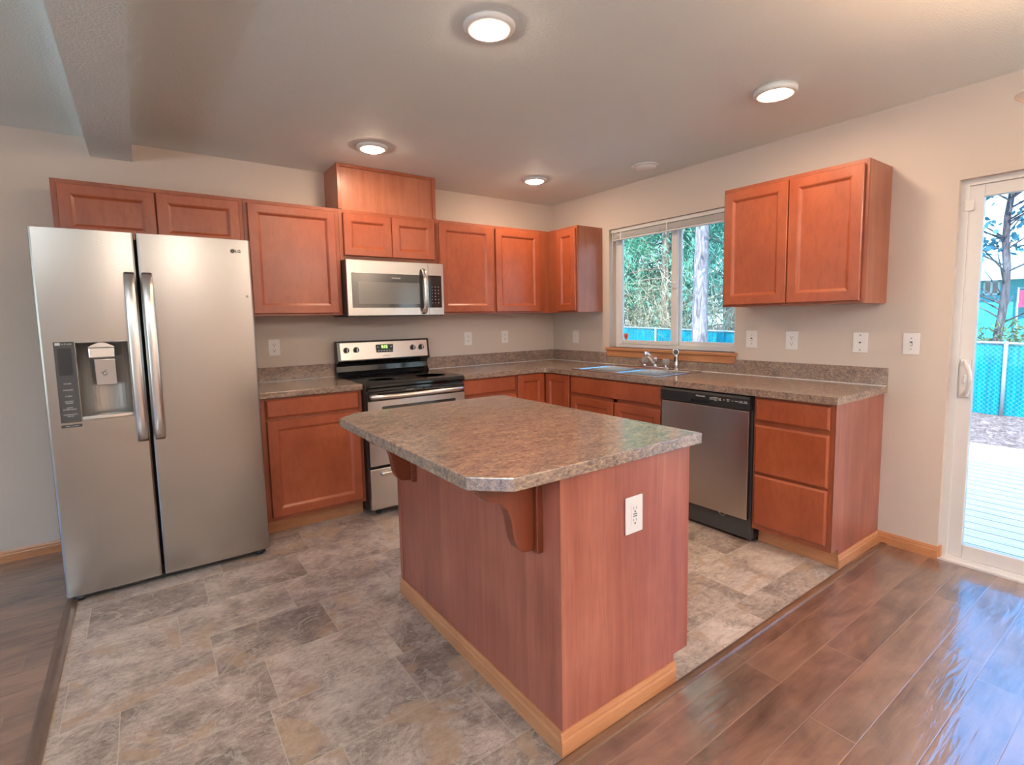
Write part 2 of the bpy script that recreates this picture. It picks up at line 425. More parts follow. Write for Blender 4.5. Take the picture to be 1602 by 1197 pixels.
# ---------------------------------------------------------------- object helpers
WL = {}
def wl(o): return WL.get(o.name, Vector())
def tag(o, label=None, cat=None, group=None, kind=None):
    if label: o['label'] = label
    if cat: o['category'] = cat
    if group: o['group'] = group
    if kind: o['kind'] = kind
    return o
def thing(name, label, cat, loc, group=None):
    o = bpy.data.objects.new(name, None); o.empty_display_size = .05; C.objects.link(o)
    o.location = loc; WL[o.name] = Vector(loc)
    return tag(o, label, cat, group)
def obj(name, bm, mat, parent=None, recalc=True, label=None):
    if recalc: bmesh.ops.recalc_face_normals(bm, faces=bm.faces)
    lo = Vector([min(v.co[i] for v in bm.verts) for i in range(3)]); hi = Vector([max(v.co[i] for v in bm.verts) for i in range(3)])
    c = (lo+hi)/2
    if parent is None: c.z = lo.z
    bmesh.ops.translate(bm, vec=-c, verts=bm.verts)
    me = bpy.data.meshes.new(name); bm.to_mesh(me); bm.free()
    me.materials.append(M[mat] if isinstance(mat, str) else mat)
    o = bpy.data.objects.new(name, me); C.objects.link(o)
    if parent: o.parent = parent; o.location = c - wl(parent)
    else: o.location = c
    WL[o.name] = c
    if label: o['label'] = label
    return o
def single(name, bm, mat, label, cat, group=None):
    return tag(obj(name, bm, mat), label, cat, group)
def struct(name, bm, mat, parent=None):
    o = obj(name, bm, mat, parent)
    if not parent: o['kind'] = 'structure'
    return o
def text(name, body, size, loc, face, mat, parent, bold=0.0, depth=.0006, sx=1.0):
    cu = bpy.data.curves.new(name, 'FONT'); cu.body = body; cu.size = size; cu.align_x = 'CENTER'; cu.align_y = 'CENTER'; cu.extrude = depth; cu.offset = bold
    t = bpy.data.objects.new('tmp', cu); C.objects.link(t)
    dg = bpy.context.evaluated_depsgraph_get(); dg.update()
    me = bpy.data.meshes.new_from_object(t.evaluated_get(dg)); bpy.data.objects.remove(t)
    b = bmesh.new(); b.from_mesh(me)
    r = Matrix.Rotation(PI/2, 4, 'X')
    if face == 'x': r = Matrix.Rotation(-PI/2, 4, 'Z') @ r
    bmesh.ops.transform(b, matrix=Matrix.Translation(loc) @ r @ Matrix.Scale(sx, 4, (1, 0, 0)), verts=b.verts)
    return obj(name, b, mat, parent, recalc=False)

# ================================================================ SETTING
CE = 2.436
XL, YF = -8.0, -8.0          # far walls, out of the picture
TX, TY = -3.744, -2.9465      # tile edge
b = B(); box(b, XL, TX, YF, 0, -.06, 0); box(b, TX, .02, YF, TY, -.06, 0); struct('floor', b, 'planks')
b = B(); box(b, TX, 0, TY, 0, -.06, 0); struct('floor_tile', b, 'tile')
def stripprof(c, w=.0235, h=.008): return [(c-w, 0), (c-w, .003), (c-w+.006, .0065), (c-.006, h), (c+.006, h), (c+w-.006, .0065), (c+w, .003), (c+w, 0)]
b = B(); prism(b, stripprof(TX), TY-.02, 0-.06, 'y'); struct('trim_1', b, 'stripy')
b = B(); prism(b, stripprof(TY, .0185), TX, -.012, 'x'); struct('trim_2', b, 'strip')
b = B(); box(b, XL, 0, YF, 0, CE, CE+.12); struct('ceiling', b, 'ceil')
b = B(); box(b, XL, .62, YF-.5, .5, CE+.32, CE+.42); struct('roof', b, 'roofing')
b = B(); box(b, XL, .14, 0, .14, -.06, CE+.32); struct('wall_back', b, 'wall')
b = B(); box(b, -3.55, -3.348, YF, 0, 2.332, CE); struct('beam_1', b, 'ceil')
# right wall with window and patio door openings
WY0, WY1, WZ0, WZ1 = -.775, -1.99, 1.062, 2.092
DY0, DY1, DZ = -3.19, -5.02, 1.985
b = B()
T = .14
box(b, 0, T, WY0, 0, -.5, CE+.32)
box(b, 0, T, WY1, WY0, -.5, WZ0); box(b, 0, T, WY1, WY0, WZ1, CE+.32)
box(b, 0, T, DY0, WY1, -.5, CE+.32)
box(b, 0, T, DY1, DY0, DZ, CE+.32); box(b, 0, T, DY1, DY0, -.5, -.03)
box(b, 0, T, YF, DY1, -.5, CE+.32)
struct('wall_right', b, 'wall')
# far walls of the room behind the camera, with their own window openings
b = B()
box(b, XL-T, XL, YF, .14, -.06, .35); box(b, XL-T, XL, YF, .14, 2.25, CE+.32)
for y0, y1 in ((-.14, .14), (-3.3, -2.5), (-5.9, -5.2), (YF, -7.6)): box(b, XL-T, XL, y0, y1, .35, 2.25)
struct('wall_left', b, 'wall')
b = B()
box(b, XL, T, YF-T, YF, -.06, CE+.32)
struct('wall_front', b, 'wall')
def frame_window(name, axis, u0, u1, z0, z1, p):
    f = B(); w = .05
    def bx(a0, a1, c0, c1):
        if axis == 'x': box(f, p, p+.05, a0, a1, c0, c1)
        else: box(f, a0, a1, p, p+.05, c0, c1)
    bx(u0, u0+w, z0, z1); bx(u1-w, u1, z0, z1); bx(u0, u1, z0, z0+w); bx(u0, u1, z1-w, z1); um = (u0+u1)/2; bx(um-w/2, um+w/2, z0, z1)
    o = struct(name, f, 'vinyl'); g = B()
    if axis == 'x': box(g, p+.02, p+.026, u0+w, u1-w, z0+w, z1-w)
    else: box(g, u0+w, u1-w, p+.02, p+.026, z0+w, z1-w)
    obj('pane', g, 'glass', o)
n = 2
for y0, y1 in ((-2.5, -.14), (-5.2, -3.3), (-7.6, -5.9)): frame_window('window_%d' % n, 'x', y0, y1, .35, 2.25, XL-.10); n += 1

# baseboards (oak)
def bb(name, axis, a, b_, plane, sgn, h=.068, parent=None):
    pr = [(plane, 0), (plane+sgn*.012, 0), (plane+sgn*.012, h*.62), (plane+sgn*.009, h*.72), (plane+sgn*.009, h*.84), (plane+sgn*.005, h), (plane, h)]
    q = B(); prism(q, pr, a, b_, axis)
    return obj(name, q, 'oak', parent)
tag(bb('baseboard_right', 'y', -2.905, -3.195, 0, -1), kind='structure')
tag(bb('baseboard_back', 'x', XL, -3.78, 0, -1), kind='structure')
tag(bb('baseboard_right_rear', 'y', YF, DY1-.02, 0, -1), kind='structure')
b = B(); box(b, .0, .055, DY0-.001, DY0-.012, 0, .068); struct('trim_3', b, 'oak')

# kitchen window
w1 = B()
FX = .085
fr = .045
for (y0, y1, z0, z1) in ((WY0, WY0-fr, WZ0, WZ1), (WY1, WY1+fr, WZ0, WZ1), (WY1+fr, WY0-fr, WZ0, WZ0+.028), (WY1+fr, WY0-fr, WZ1-.035, WZ1)): box(w1, FX, T, y0, y1, z0, z1)
w1 = struct('window_1', w1, 'vinyl')
def sash(y0, y1, z0, z1, x, w, wm, nm):
    s_ = B()
    box(s_, x, x+.028, y0, y0-w, z0, z1, .003); box(s_, x, x+.028, y1, y1+wm, z0, z1, .003)
    box(s_, x, x+.028, y1+wm, y0-w, z0, z0+.035, .003); box(s_, x, x+.028, y1+wm, y0-w, z1-.035, z1, .003)
    so_ = obj('sash', s_, 'vinyl', w1)
    g = B(); box(g, x+.012, x+.016, y1+wm, y0-w, z0+.035, z1-.035); obj('pane', g, 'glass', so_)
sash(WY0-fr, -1.435, WZ0+.028, WZ1-.035, FX-.004, .034, .058, 'l')
sash(-1.40, WY1+fr, WZ0+.028, WZ1-.035, FX+.026, .045, .032, 'r')
b = B(); box(b, FX-.014, FX-.004, -1.395, -1.435, 1.55, 1.60, .004); obj('sash_lock', b, 'vinyl', w1)
b = B(); box(b, -.030, FX, WY1-.022, WY0+.028, WZ0-.024, WZ0, .003); box(b, -.020, -.001, WY1-.012, WY0+.018, WZ0-.080, WZ0-.024, .004); obj('sill', b, 'oak', w1)
# drywall-return paint is the wall itself; raised blind
bl = thing('window_blind', 'white mini blind pulled up to the top of the kitchen window', 'blind', (.04, (WY0+WY1)/2, 2.0))
b = B(); box(b, .020, .052, WY1+.006, WY0-.006, WZ1-.032, WZ1-.001, .003); obj('headrail', b, 'white', bl)
b = B()
for i in range(14): box(b, .020, .050, WY1+.012, WY0-.012, 2.010+i*.0032, 2.0118+i*.0032)
obj('slat_stack', b, 'white', bl)
b = B(); box(b, .021, .049, WY1+.012, WY0-.012, 1.994, 2.007, .003); obj('bottom_rail', b, 'white', bl)
b = B(); tube(b, [(.014, -.805, 2.07), (.010, -.803, 1.9), (.004, -.795, 1.57)], .0028, 6); obj('tilt_wand', b, 'plate', bl)
b = B(); tube(b, [(.013, -1.30, 2.085), (.012, -1.30, 2.03)], .0022, 6); lathe(b, [(0, 0), (.006, .004), (.008, .02), (.003, .034), (0, .035)], (.012, -1.30, 2.0), 10); obj('cord_tassel', b, 'plate', bl)
for y in (-1.385, -.90):
    b = B(); box(b, .014, .020, y, y+.009, 1.995, WZ1-.03); obj('ladder_tape', b, 'plate', bl)
# shield sticker on the left pane
def shield(y, z, s):
    return [(y+s*.5, z+s*.55), (y+s*.25, z+s*.5), (y, z+s*.6), (y-s*.25, z+s*.5), (y-s*.5, z+s*.55), (y-s*.48, z-s*.05), (y-s*.28, z-s*.42), (y, z-s*.65), (y+s*.28, z-s*.42), (y+s*.48, z-s*.05)]
st = thing('security_sticker', 'small red and white shield sticker in the lower left corner of the window', 'sticker', (.094, -.893, 1.15))
b = B(); prism(b, shield(-.893, 1.155, .058), .0905, .0915, 'x'); obj('border', b, 'print', st)
b = B(); prism(b, shield(-.893, 1.155, .040), .0900, .0905, 'x'); obj('emblem', b, 'red', st)

# sliding patio door
d1 = B()
for (y0, y1, z0, z1) in ((DY0, DY0-.032, -.03, DZ), (DY1, DY1+.032, -.03, DZ), (DY1+.032, DY0-.032, DZ-.03, DZ), (DY1+.032, DY0-.032, -.03, .022)): box(d1, .035, T, y0, y1, z0, z1)
box(d1, -.004, .036, DY1, DY0-.005, -.01, .010)
d1 = struct('door_1', d1, 'vinyl')
def dpanel(y0, y1, x):
    s_ = B()
    a, z0, z1 = .068, .022, DZ-.03
    box(s_, x, x+.036, y0, y0-a, z0, z1, .004); box(s_, x, x+.036, y1, y1+a, z0, z1, .004)
    box(s_, x, x+.036, y1+a, y0-a, z0, z0+.075, .004); box(s_, x, x+.036, y1+a, y0-a, z1-.062, z1, .004)
    o = obj('door_panel', s_, 'vinyl', d1)
    g = B(); box(g, x+.015, x+.021, y1+a, y0-a, z0+.075, z1-.062); obj('pane', g, 'glass', o)
    return o
dp = dpanel(DY0-.022, -4.13, .045); dpanel(-4.07, DY1+.032, .092)
b = B(); tube(b, bez([(.045, -3.246, 1.062), (.0, -3.250, 1.075), (-.012, -3.30, 1.02), (-.014, -3.30, .93), (.0, -3.25, .885), (.045, -3.246, .895)], 18), .0105, 10); h_ = obj('handle', b, 'vinyl', dp)
b = B(); box(b, .036, .046, -3.228, -3.272, .88, 1.08, .006); obj('handle_plate', b, 'vinyl', dp)
b = B(); box(b, .018, .037, -3.245, -3.256, .955, 1.0, .004); obj('latch', b, 'vinyl', dp)
b = B(); box(b, .030, .046, -3.205, -3.245, 1.83, 1.885, .004); obj('upper_latch', b, 'vinyl', dp)

# ================================================================ UPPER CABINETS
UT, UB, UD = 2.120, 1.380, .305
def upper(label, axis, u0, u1, z0, z1, doors, mids=(), mat_side='cherryside', depth=UD, fill=None):
    """axis 'y': on the back wall; 'x': on the right wall. u0/u1 along the wall"""
    a, c = min(u0, u1), max(u0, u1)
    e = .0008
    loc = ((a+c)/2, -.0, z0) if axis == 'y' else (0, (a+c)/2, z0)
    t = thing('wall_cabinet', label, 'cabinet', loc)
    def bx(bm, p0, p1, d0, d1, q0, q1, bev=0):
        if axis == 'y': box(bm, p0, p1, -d1, -d0, q0, q1, bev)
        else: box(bm, -d1, -d0, p0, p1, q0, q1, bev)
    q = B(); bx(q, a+e, c-e, .001, depth-.018, z0, z1); obj('carcass', q, mat_side, t)
    q = B(); s = .038
    bx(q, a+e, a+s, depth-.018, depth, z0, z1); bx(q, c-s, c-e, depth-.018, depth, z0, z1)
    bx(q, a+s, c-s, depth-.018, depth, z0, z0+s); bx(q, a+s, c-s, depth-.018, depth, z1-s, z1)
    for mm in mids: bx(q, mm[0], mm[1], depth-.018, depth, z0+s, z1-s)
    obj('face_frame', q, 'cherrydk', t)
    for (p0, p1, q0, q1) in doors:
        d = B(); nested(d, axis, p0, p1, q0, q1, -depth-.0012, DOORP); obj('door', d, 'cherry', t)
    return t
upper('wide low two-door cherry cabinet above the refrigerator', 'y', -3.715, -2.806, 1.80, UT, [(-3.690, -3.262, 1.815, 2.096), (-3.258, -2.830, 1.815, 2.096)])
upper('single-door cherry wall cabinet between refrigerator and microwave', 'y', -2.806, -2.209, UB, UT, [(-2.784, -2.238, 1.393, 2.096)])
upper('small two-door cherry cabinet directly above the microwave', 'y', -2.209, -1.447, 1.768, UT, [(-2.182, -1.827, 1.800, 2.096), (-1.823, -1.474, 1.800, 2.096)])
upper('two-door cherry wall cabinet right of the microwave', 'y', -1.447, -.3065, UB, UT, [(-1.430, -.935, 1.393, 2.096), (-.897, -.424, 1.393, 2.096)], [(-.940, -.890), (-.43, -.345)])
upper('narrow cherry corner wall cabinet left of the kitchen window', 'x', -.001, -.695, UB, UT, [(-.445, -.683, 1.393, 2.096)], [(-.45, -.30)])
upper('two-door cherry wall cabinet right of the kitchen window', 'x', -2.080, -2.898, UB, UT, [(-2.094, -2.494, 1.393, 2.096), (-2.499, -2.880, 1.393, 2.096)])
t = thing('vent_chase', 'plain cherry vent box above the microwave cabinets reaching the ceiling', 'cabinet', (-1.83, 0, UT))
b = B(); box(b, -2.204, -1.449, -UD+.008, -.001, UT+.001, CE-.001); obj('panel', b, 'cherryside', t)
b = B()
for x0, x1, z0, z1 in ((-2.206, -2.18, UT+.001, CE-.001), (-1.473, -1.447, UT+.001, CE-.001), (-2.18, -1.473, CE-.022, CE-.001)): box(b, x0, x1, -UD-.004, -UD+.009, z0, z1, .002)
obj('edge_moulding', b, 'cherrydk', t)

# ================================================================ BASE CABINETS
BD, BT = .605, .8745
def base(label, axis, u0, u1, fronts, mids=(), rails=(), toe=True, end=None, name='base_cabinet', toemat='oak'):
    a, c = min(u0, u1), max(u0, u1); e = .0008
    loc = ((a+c)/2, 0, 0) if axis == 'y' else (0, (a+c)/2, 0)
    t = thing(name, label, 'cabinet', loc)
    def bx(bm, p0, p1, d0, d1, q0, q1, bev=0):
        if axis == 'y': box(bm, p0, p1, -d1, -d0, q0, q1, bev)
        else: box(bm, -d1, -d0, p0, p1, q0, q1, bev)
    s = .038
    q = B(); bx(q, a+e, a+.018, .002, BD-.018, .1, BT); bx(q, c-.018, c-e, .002, BD-.018, .1, BT); bx(q, a+.018, c-.018, .002, BD-.018, .1, .118); bx(q, a+.018, c-.018, .002, .014, .118, BT)
    bx(q, a+e, c-e, .01, BD-.09, 0.002, .1)
    obj('carcass', q, 'cherryside', t)
    q = B()
    bx(q, a+e, a+s, BD-.018, BD, .1, BT); bx(q, c-s, c-e, BD-.018, BD, .1, BT)
    bx(q, a+s, c-s, BD-.018, BD, .1, .1+s); bx(q, a+s, c-s, BD-.018, BD, BT-s, BT)
    for mm in mids: bx(q, mm[0], mm[1], BD-.018, BD, .1+s, BT-s)
    for r in rails: bx(q, a+s, c-s, BD-.018, BD, r[0], r[1])
    obj('face_frame', q, 'cherrydk', t)
    for (kind, p0, p1, q0, q1) in fronts:
        d = B(); nested(d, axis, p0, p1, q0, q1, -BD-.0012, SLABP if kind != 'door' else DOORP); obj(kind, d, 'cherry', t)
    if toe:
        q = B(); bx(q, a+e, c-e, BD-.089, BD-.075, .001, .099); obj('toe_kick', q, toemat, t)
    return t
base('cherry base cabinet between refrigerator and range with one drawer over one door', 'y', -2.832, -2.208, [('drawer', -2.803, -2.232, .752, .862), ('door', -2.803, -2.232, .125, .735)], rails=[(.735, .752)])
base('cherry base cabinet right of the range with its drawer showing behind the island', 'y', -1.445, -.918, [('drawer', -1.440, -.931, .748, .866), ('door', -1.440, -.931, .125, .725)], rails=[(.72, .755)])
# corner cabinet: two bifold leaves in the inner corner
t = thing('corner_base_cabinet', 'cherry corner base cabinet with two narrow folding doors meeting at the bend', 'cabinet', (-.3, -.3, 0))
b = B(); prism(b, [(-.917, -.002), (-.002, -.002), (-.002, -.929), (-BD+.018, -.929), (-BD+.018, -BD+.018), (-.917, -BD+.018)], .1, .118, 'z')
box(b, -.917, -.9, -BD+.018, -.002, .118, BT); box(b, -BD+.018, -.002, -.929, -.912, .118, BT); box(b, -.9, -.52, -.51, -.02, .002, .1); box(b, -.52, -.02, -.925, -.02, .002, .1)
obj('carcass', b, 'cherryside', t)
b = B(); box(b, -.917, -.889, -BD, -BD+.018, .1, BT); box(b, -BD, -BD+.018, -.929, -.905, .1, BT); box(b, -.889, -BD, -BD, -BD+.018, BT-.02, BT); box(b, -BD, -BD+.018, -.905, -BD, BT-.02, BT); box(b, -.889, -BD, -BD, -BD+.018, .1, .12); box(b, -BD, -BD+.018, -.905, -BD, .1, .12); box(b, -BD, -BD+.03, -BD, -BD+.03, .12, BT-.02); obj('face_frame', b, 'cherrydk', t)
b = B(); nested(b, 'y', -.908, -.629, .125, .868, -BD-.0012, DOORP); obj('door', b, 'cherry', t)
b = B(); nested(b, 'x', -.629, -.928, .125, .868, -BD-.0012, DOORP); obj('door', b, 'cherry', t)
b = B(); box(b, -.917, -.52, -BD+.075, -BD+.089, .001, .099); box(b, -BD+.075, -BD+.089, -.929, -.531, .001, .099); obj('toe_kick', b, 'oak', t)
base('cherry sink cabinet under the window with a long false drawer over two doors', 'x', -.931, -1.848, [('false_drawer_front', -.949, -1.838, .732, .866), ('door', -.949, -1.408, .125, .706), ('door', -1.424, -1.838, .125, .706)], mids=[(-1.435, -1.40)], rails=[(.69, .735)])
db = base('cherry three-drawer base cabinet at the right end of the run beside the dishwasher', 'x', -2.482, -2.905, [('drawer', -2.496, -2.885, .738, .860), ('drawer', -2.496, -2.885, .438, .712), ('drawer', -2.496, -2.885, .132, .425)], rails=[(.705, .74), (.42, .445)], toe=False, name='drawer_cabinet')
b = B(); prism(b, [(-.001, .001), (-.001, BT), (-BD, BT), (-BD, .10), (-BD+.075, .10), (-BD+.075, .001)], -2.906, -2.9095, 'y'); obj('end_panel', b, 'panel', db)
b = B(); box(b, -BD+.075, -BD+.089, -2.9085, -2.484, .001, .099); obj('toe_kick', b, 'oak', db)
bb('end_baseboard', 'x', -BD+.068, -.013, -2.910, -1, .07, db)

# ================================================================ WORKTOPS
CT, CB, CF = .914, .876, .640
b = B(); box(b, -2.862, -2.206, -CF, -.002, CB, CT, .004)
lw = single('countertop', b, 'counter', 'short brown mottled worktop between refrigerator and range', 'worktop')
b = B(); box(b, -2.862, -2.206, -.022, -.002, CT+.0005, 1.016, .003); obj('backsplash', b, 'counter', lw)
SX0, SX1, SY0, SY1 = -.600, -.062, -.932, -1.768
b = B()
prism(b, [(-1.447, -.002), (-.002, -.002), (-.002, -2.926), (-CF, -2.926), (-CF, -CF-.07)] + [(-CF-.07+.07*math.cos(a), -CF-.07+.07*math.sin(a)) for a in [i*PI/2/6 for i in range(1, 6)]] + [(-CF-.07, -CF), (-1.447, -CF)], CB, CT, 'z')
c = B(); box(c, SX0+.02, SX1-.075, SY1+.02, SY0-.02, .7, 1.1)
b = cut(b, c)
ll = single('countertop', b, 'counter', 'long L-shaped brown mottled worktop wrapping the corner and holding the sink', 'worktop')
b = B(); box(b, -1.447, -.002, -.022, -.002, CT+.0005, 1.016, .003)
box(b, -.022, -.002, -2.924, -.022, CT+.0005, WZ0-.082, .0)
box(b, -.022, -.002, WY0+.02, -.022, WZ0-.082, 1.016); box(b, -.022, -.002, -2.924, WY1-.014, WZ0-.082, 1.016)
obj('backsplash', b, 'counter', ll)
b = B(); box(b, -1.447, -.022, -.027, -.022, CT+.0003, CT+.004); box(b, -.027, -.022, -2.924, -.027, CT+.0003, CT+.004); obj('caulk_bead', b, 'plate', ll)
b = B(); box(b, -2.862, -2.206, -.027, -.022, CT+.0003, CT+.004); obj('caulk_bead', b, 'plate', lw)

# ================================================================ SINK + FAUCET
sk = thing('kitchen_sink', 'stainless double-bowl sink set into the worktop under the window', 'sink', (-.33, -1.35, CT))
b = B(); box(b, SX0, SX1, SY1, SY0, CT+.0005, CT+.007, .003)
bw = []
for y0, y1 in ((SY0-.035, -1.325), (-1.375, SY1+.035)):
    c = B(); box(c, SX0+.035, SX1-.085, y1, y0, .8, 1.0); 
    b = cut(b, c); bw.append((y0, y1))
obj('rim', b, 'sinksteel', sk)
for y0, y1 in bw:
    q = B(); t_ = bmesh.new(); x0, x1 = SX0+.035, SX1-.085
    zb = .735
    prof = [(0, CT+.0065), (.004, CT+.0), (.010, .80), (.035, zb+.004), (.06, zb)]
    rings = [[t_.verts.new((x, y, z)) for x, y in ((x0+i, y1+i), (x1-i, y1+i), (x1-i, y0-i), (x0+i, y0-i))] for i, z in prof]
    for a_, c_ in zip(rings, rings[1:]):
        for k in range(4): t_.faces.new([a_[k], a_[(k+1) % 4], c_[(k+1) % 4], c_[k]])
    t_.faces.new(rings[-1])
    join(q, t_); o = obj('bowl', q, 'sinksteel', sk)
    q = B(); lathe(q, [(.045, .001), (.042, .005), (.030, .004), (.028, .001)], ((x0+x1)/2, (y0+y1)/2, zb), 20); obj('drain', q, 'chrome', o)
fc = thing('faucet', 'chrome kitchen faucet with two clear knobs behind the sink', 'faucet', (-.105, -1.376, CT+.007))
FXc, FYc = -.105, -1.376
b = B(); q = [(FXc+.028*math.cos(a), FYc+.11+.028*math.sin(a)) for a in [i*PI/10 for i in range(0, 11)]] + [(FXc+.028*math.cos(a), FYc-.11+.028*math.sin(a)) for a in [PI+i*PI/10 for i in range(0, 11)]]
prism(b, q, CT+.0072, CT+.020, 'z', .004); obj('base_plate', b, 'chrome', fc)
b = B(); lathe(b, [(.021, 0), (.021, .012), (.015, .022), (.015, .052), (.018, .056), (.018, .064), (.010, .072), (0, .074)], (FXc, FYc, CT+.020), 20)
obj('body', b, 'chrome', fc)
b = B(); tube(b, [(FXc+.004, FYc-.001, CT+.040), (FXc-.03, FYc+.004, CT+.070), (FXc-.07, FYc+.009, CT+.108), (FXc-.098, FYc+.013, CT+.134)], [.019, .0185, .016, .014], 14)
obj('spout', b, 'chrome', fc)
b = B(); lathe(b, [(.0125, 0), (.0145, .004), (.0145, .03), (.012, .038), (0, .04)], (FXc-.100, FYc+.0133, CT+.104), 16); obj('aerator', b, 'chrome', fc)
for s in (.104, -.104):
    b = B(); lathe(b, [(.014, 0), (.014, .008), (.010, .012), (.010, .016)], (FXc, FYc+s, CT+.020), 16); k = obj('handle', b, 'chrome', fc)
    b = B(); lathe(b, [(.016, 0), (.024, .004), (.028, .016), (.0285, .040), (.024, .048), (0, .049)], (FXc, FYc+s, CT+.036), 8); obj('knob', b, 'crystal', k)
b = B(); lathe(b, [(.023, 0), (.023, .006), (.016, .012), (.014, .016)], (-.10, -1.572, CT+.007), 18)
sp = thing('side_sprayer', 'chrome side sprayer standing right of the faucet behind the sink', 'sprayer', (-.10, -1.572, CT+.007))
obj('base', b, 'chrome', sp)
b = B(); lathe(b, [(.015, 0), (.0155, .02), (.0145, .024), (.0135, .08), (.015, .10), (.012, .112)], (-.10, -1.572, CT+.023), 16); obj('wand', b, 'handle', sp)
b = B(); box(b, -.121, -.112, -1.578, -1.564, CT+.070, CT+.106, .003); obj('trigger', b, 'black', sp)
R = Vector((-.85, -.45, .12)).to_track_quat('Z', 'Y').to_matrix()
b = B(); lathe(b, [(0, -.016), (.017, -.012), (.022, 0), (.023, .014), (.019, .020), (.019, .017)], (-.105, -1.572, CT+.140), 18, R); hd = obj('spray_head', b, 'chrome', sp)
b = B(); lathe(b, [(.0185, .0165), (.0185, .0180), (.008, .0195), (0, .0195)], (-.105, -1.572, CT+.140), 18, R); obj('nozzle', b, 'dkgrey', hd)

# ================================================================ REFRIGERATOR
fx0, fx1, fxm, fyf, fzt, fzb = -3.760, -2.864, -3.3735, -.832, 1.784, .034
rf = thing('refrigerator', 'tall stainless side-by-side refrigerator with ice and water dispenser', 'refrigerator', (-3.31, -.42, 0))
b = B(); box(b, fx0+.006, fx1-.006, -.755, -.04, .03, 1.752, .004); c = B(); box(c, -3.640, -3.432, -.80, -.715, .880, 1.265); obj('cabinet_body', cut(b, c), 'dkgrey', rf)
b = B(); box(b, fx0+.01, fx1-.01, -.762, -.755, .06, 1.76); c = B(); box(c, -3.640, -3.432, -.80, -.70, .880, 1.265); obj('gasket', cut(b, c), 'gap', rf)
b = B(); box(b, fx0+.02, fx1-.02, -.80, -.70, .006, .030); obj('toe_grille', b, 'black', rf)
for x in (fx0+.05, fx1-.05):
    b = B(); lathe(b, [(.022, 0.0), (.022, .02), (.014, .024), (.014, .034)], (x, -.79, .0005), 14); obj('foot', b, 'black', rf)
for x0, x1 in ((fx0+.02, fx0+.14), (fx1-.14, fx1-.02)):
    b = B(); box(b, x0, x1, -.80, -.66, 1.753, 1.792, .008); obj('hinge_cover', b, 'dkgrey', rf)
def fdoor(x0, x1):
    n_ = 10; pts = [(x0+.004, -.762), (x0, -.775)]
    bow = .005
    pts += [(x0, fyf+.010), (x0+.003, fyf+.003)]
    for i in range(n_+1):
        u = i/n_; pts.append((x0+.010+(x1-x0-.020)*u, fyf-bow*(1-(2*u-1)**2)))
    pts += [(x1-.003, fyf+.003), (x1, fyf+.010), (x1, -.775), (x1-.004, -.762)]
    q = B(); prism(q, pts, fzb, fzt, 'z', smooth=False); return q
ld = fdoor(fx0, fxm-.004)
c = B(); box(c, -3.636, -3.436, -.90, -.70, .884, 1.261)
ld = cut(ld, c)
ld = obj('left_door', ld, 'steel', rf)
rd = obj('right_door', fdoor(fxm+.004, fx1), 'steel', rf)
for nm, x, par, s in (('handle', -3.408, ld, 1), ('handle', -3.337, rd, -1)):
    b = B()
    pts = bez([(x, -.835, 1.585), (x, -.900, 1.57), (x, -.905, 1.25), (x, -.905, 1.10), (x, -.900, .78), (x, -.835, .758)], 22)
    t_ = bmesh.new(); rings = []
    for i, p in enumerate(pts):
        d = (pts[min(i+1, 22)]-pts[max(i-1, 0)]).normalized(); nrm = Vector((1, 0, 0)).cross(d).normalized()
        w, h = .0215, .010
        rings.append([t_.verts.new(p + Vector((1, 0, 0))*cx_*w + nrm*cz_*h) for cx_, cz_ in ((-1, -.6), (-.8, -1), (.8, -1), (1, -.6), (1, .6), (.75, 1), (-.75, 1), (-1, .6))])
    for A, Bv in zip(rings, rings[1:]):
        for k in range(8): t_.faces.new([A[k], A[(k+1) % 8], Bv[(k+1) % 8], Bv[k]]).smooth = True
    t_.faces.new(rings[0]); t_.faces.new(rings[-1])
    join(b, t_); obj('handle', b, 'handle', par)
# dispenser
b = B()
_ar = [(-3.536+.0985*math.cos(PI+PI*i/20), -.790-.0+.068*math.sin(PI*i/20)) for i in range(21)]
prism(b, [(-3.6355, -.8365), (-3.6355, -.718), (-3.4365, -.718), (-3.4365, -.8365), (-3.4375, -.8365)] + _ar[::-1] + [(-3.6345, -.8365)], .886, 1.259, 'z')
box(b, -3.6355, -3.4365, -.836, -.718, 1.2555, 1.2605); box(b, -3.6355, -3.4365, -.836, -.718, .8845, .888)
nk = obj('dispenser_niche', b, 'niche', ld)
b = B(); prism(b, [(-3.634, -.80), (-3.634, -.842)] + [(-3.634+.196*i/10, -.842-.010*math.sin(PI*i/10)) for i in range(1, 10)] + [(-3.438, -.842), (-3.438, -.80)], .8885, .906, 'z', .003); obj('drip_tray', b, 'handle', nk)
b = B(); box(b, -3.590, -3.490, -.842, -.760, 1.180, 1.232, .006); obj('chute', b, 'handle', nk)
b = B(); prism(b, [(-3.592+.104*i/14, 1.232+.022*math.sin(PI*i/14)) for i in range(15)], -.838, -.80, 'y'); obj('chute_cap', b, 'handle', nk)
b = B(); prism(b, [(-.800, 1.172), (-.794, 1.175), (-.764, 1.045), (-.772, 1.043)], -3.574, -3.492, 'x', .002); pd = obj('paddle', b, 'handle', nk)
b = B(); tube(b, [(-3.537+.008*math.cos(a*PI/6), -.7855, 1.100+.008*math.sin(a*PI/6)) for a in range(13)], .0010, 5); tube(b, [(-3.553, -.7865, 1.105), (-3.545, -.7870, 1.108), (-3.538, -.7876, 1.110), (-3.530, -.7895, 1.118)], .0010, 5); obj('paddle_symbol', b, 'darkprint', pd)
b = B(); box(b, -3.712, -3.6375, -.8405, -.828, .882, 1.262, .002); cp = obj('control_panel', b, 'dkgrey', ld)
b = B(); box(b, -3.700, -3.650, -.8415, -.8395, 1.105, 1.232); obj('display', b, 'black', cp)
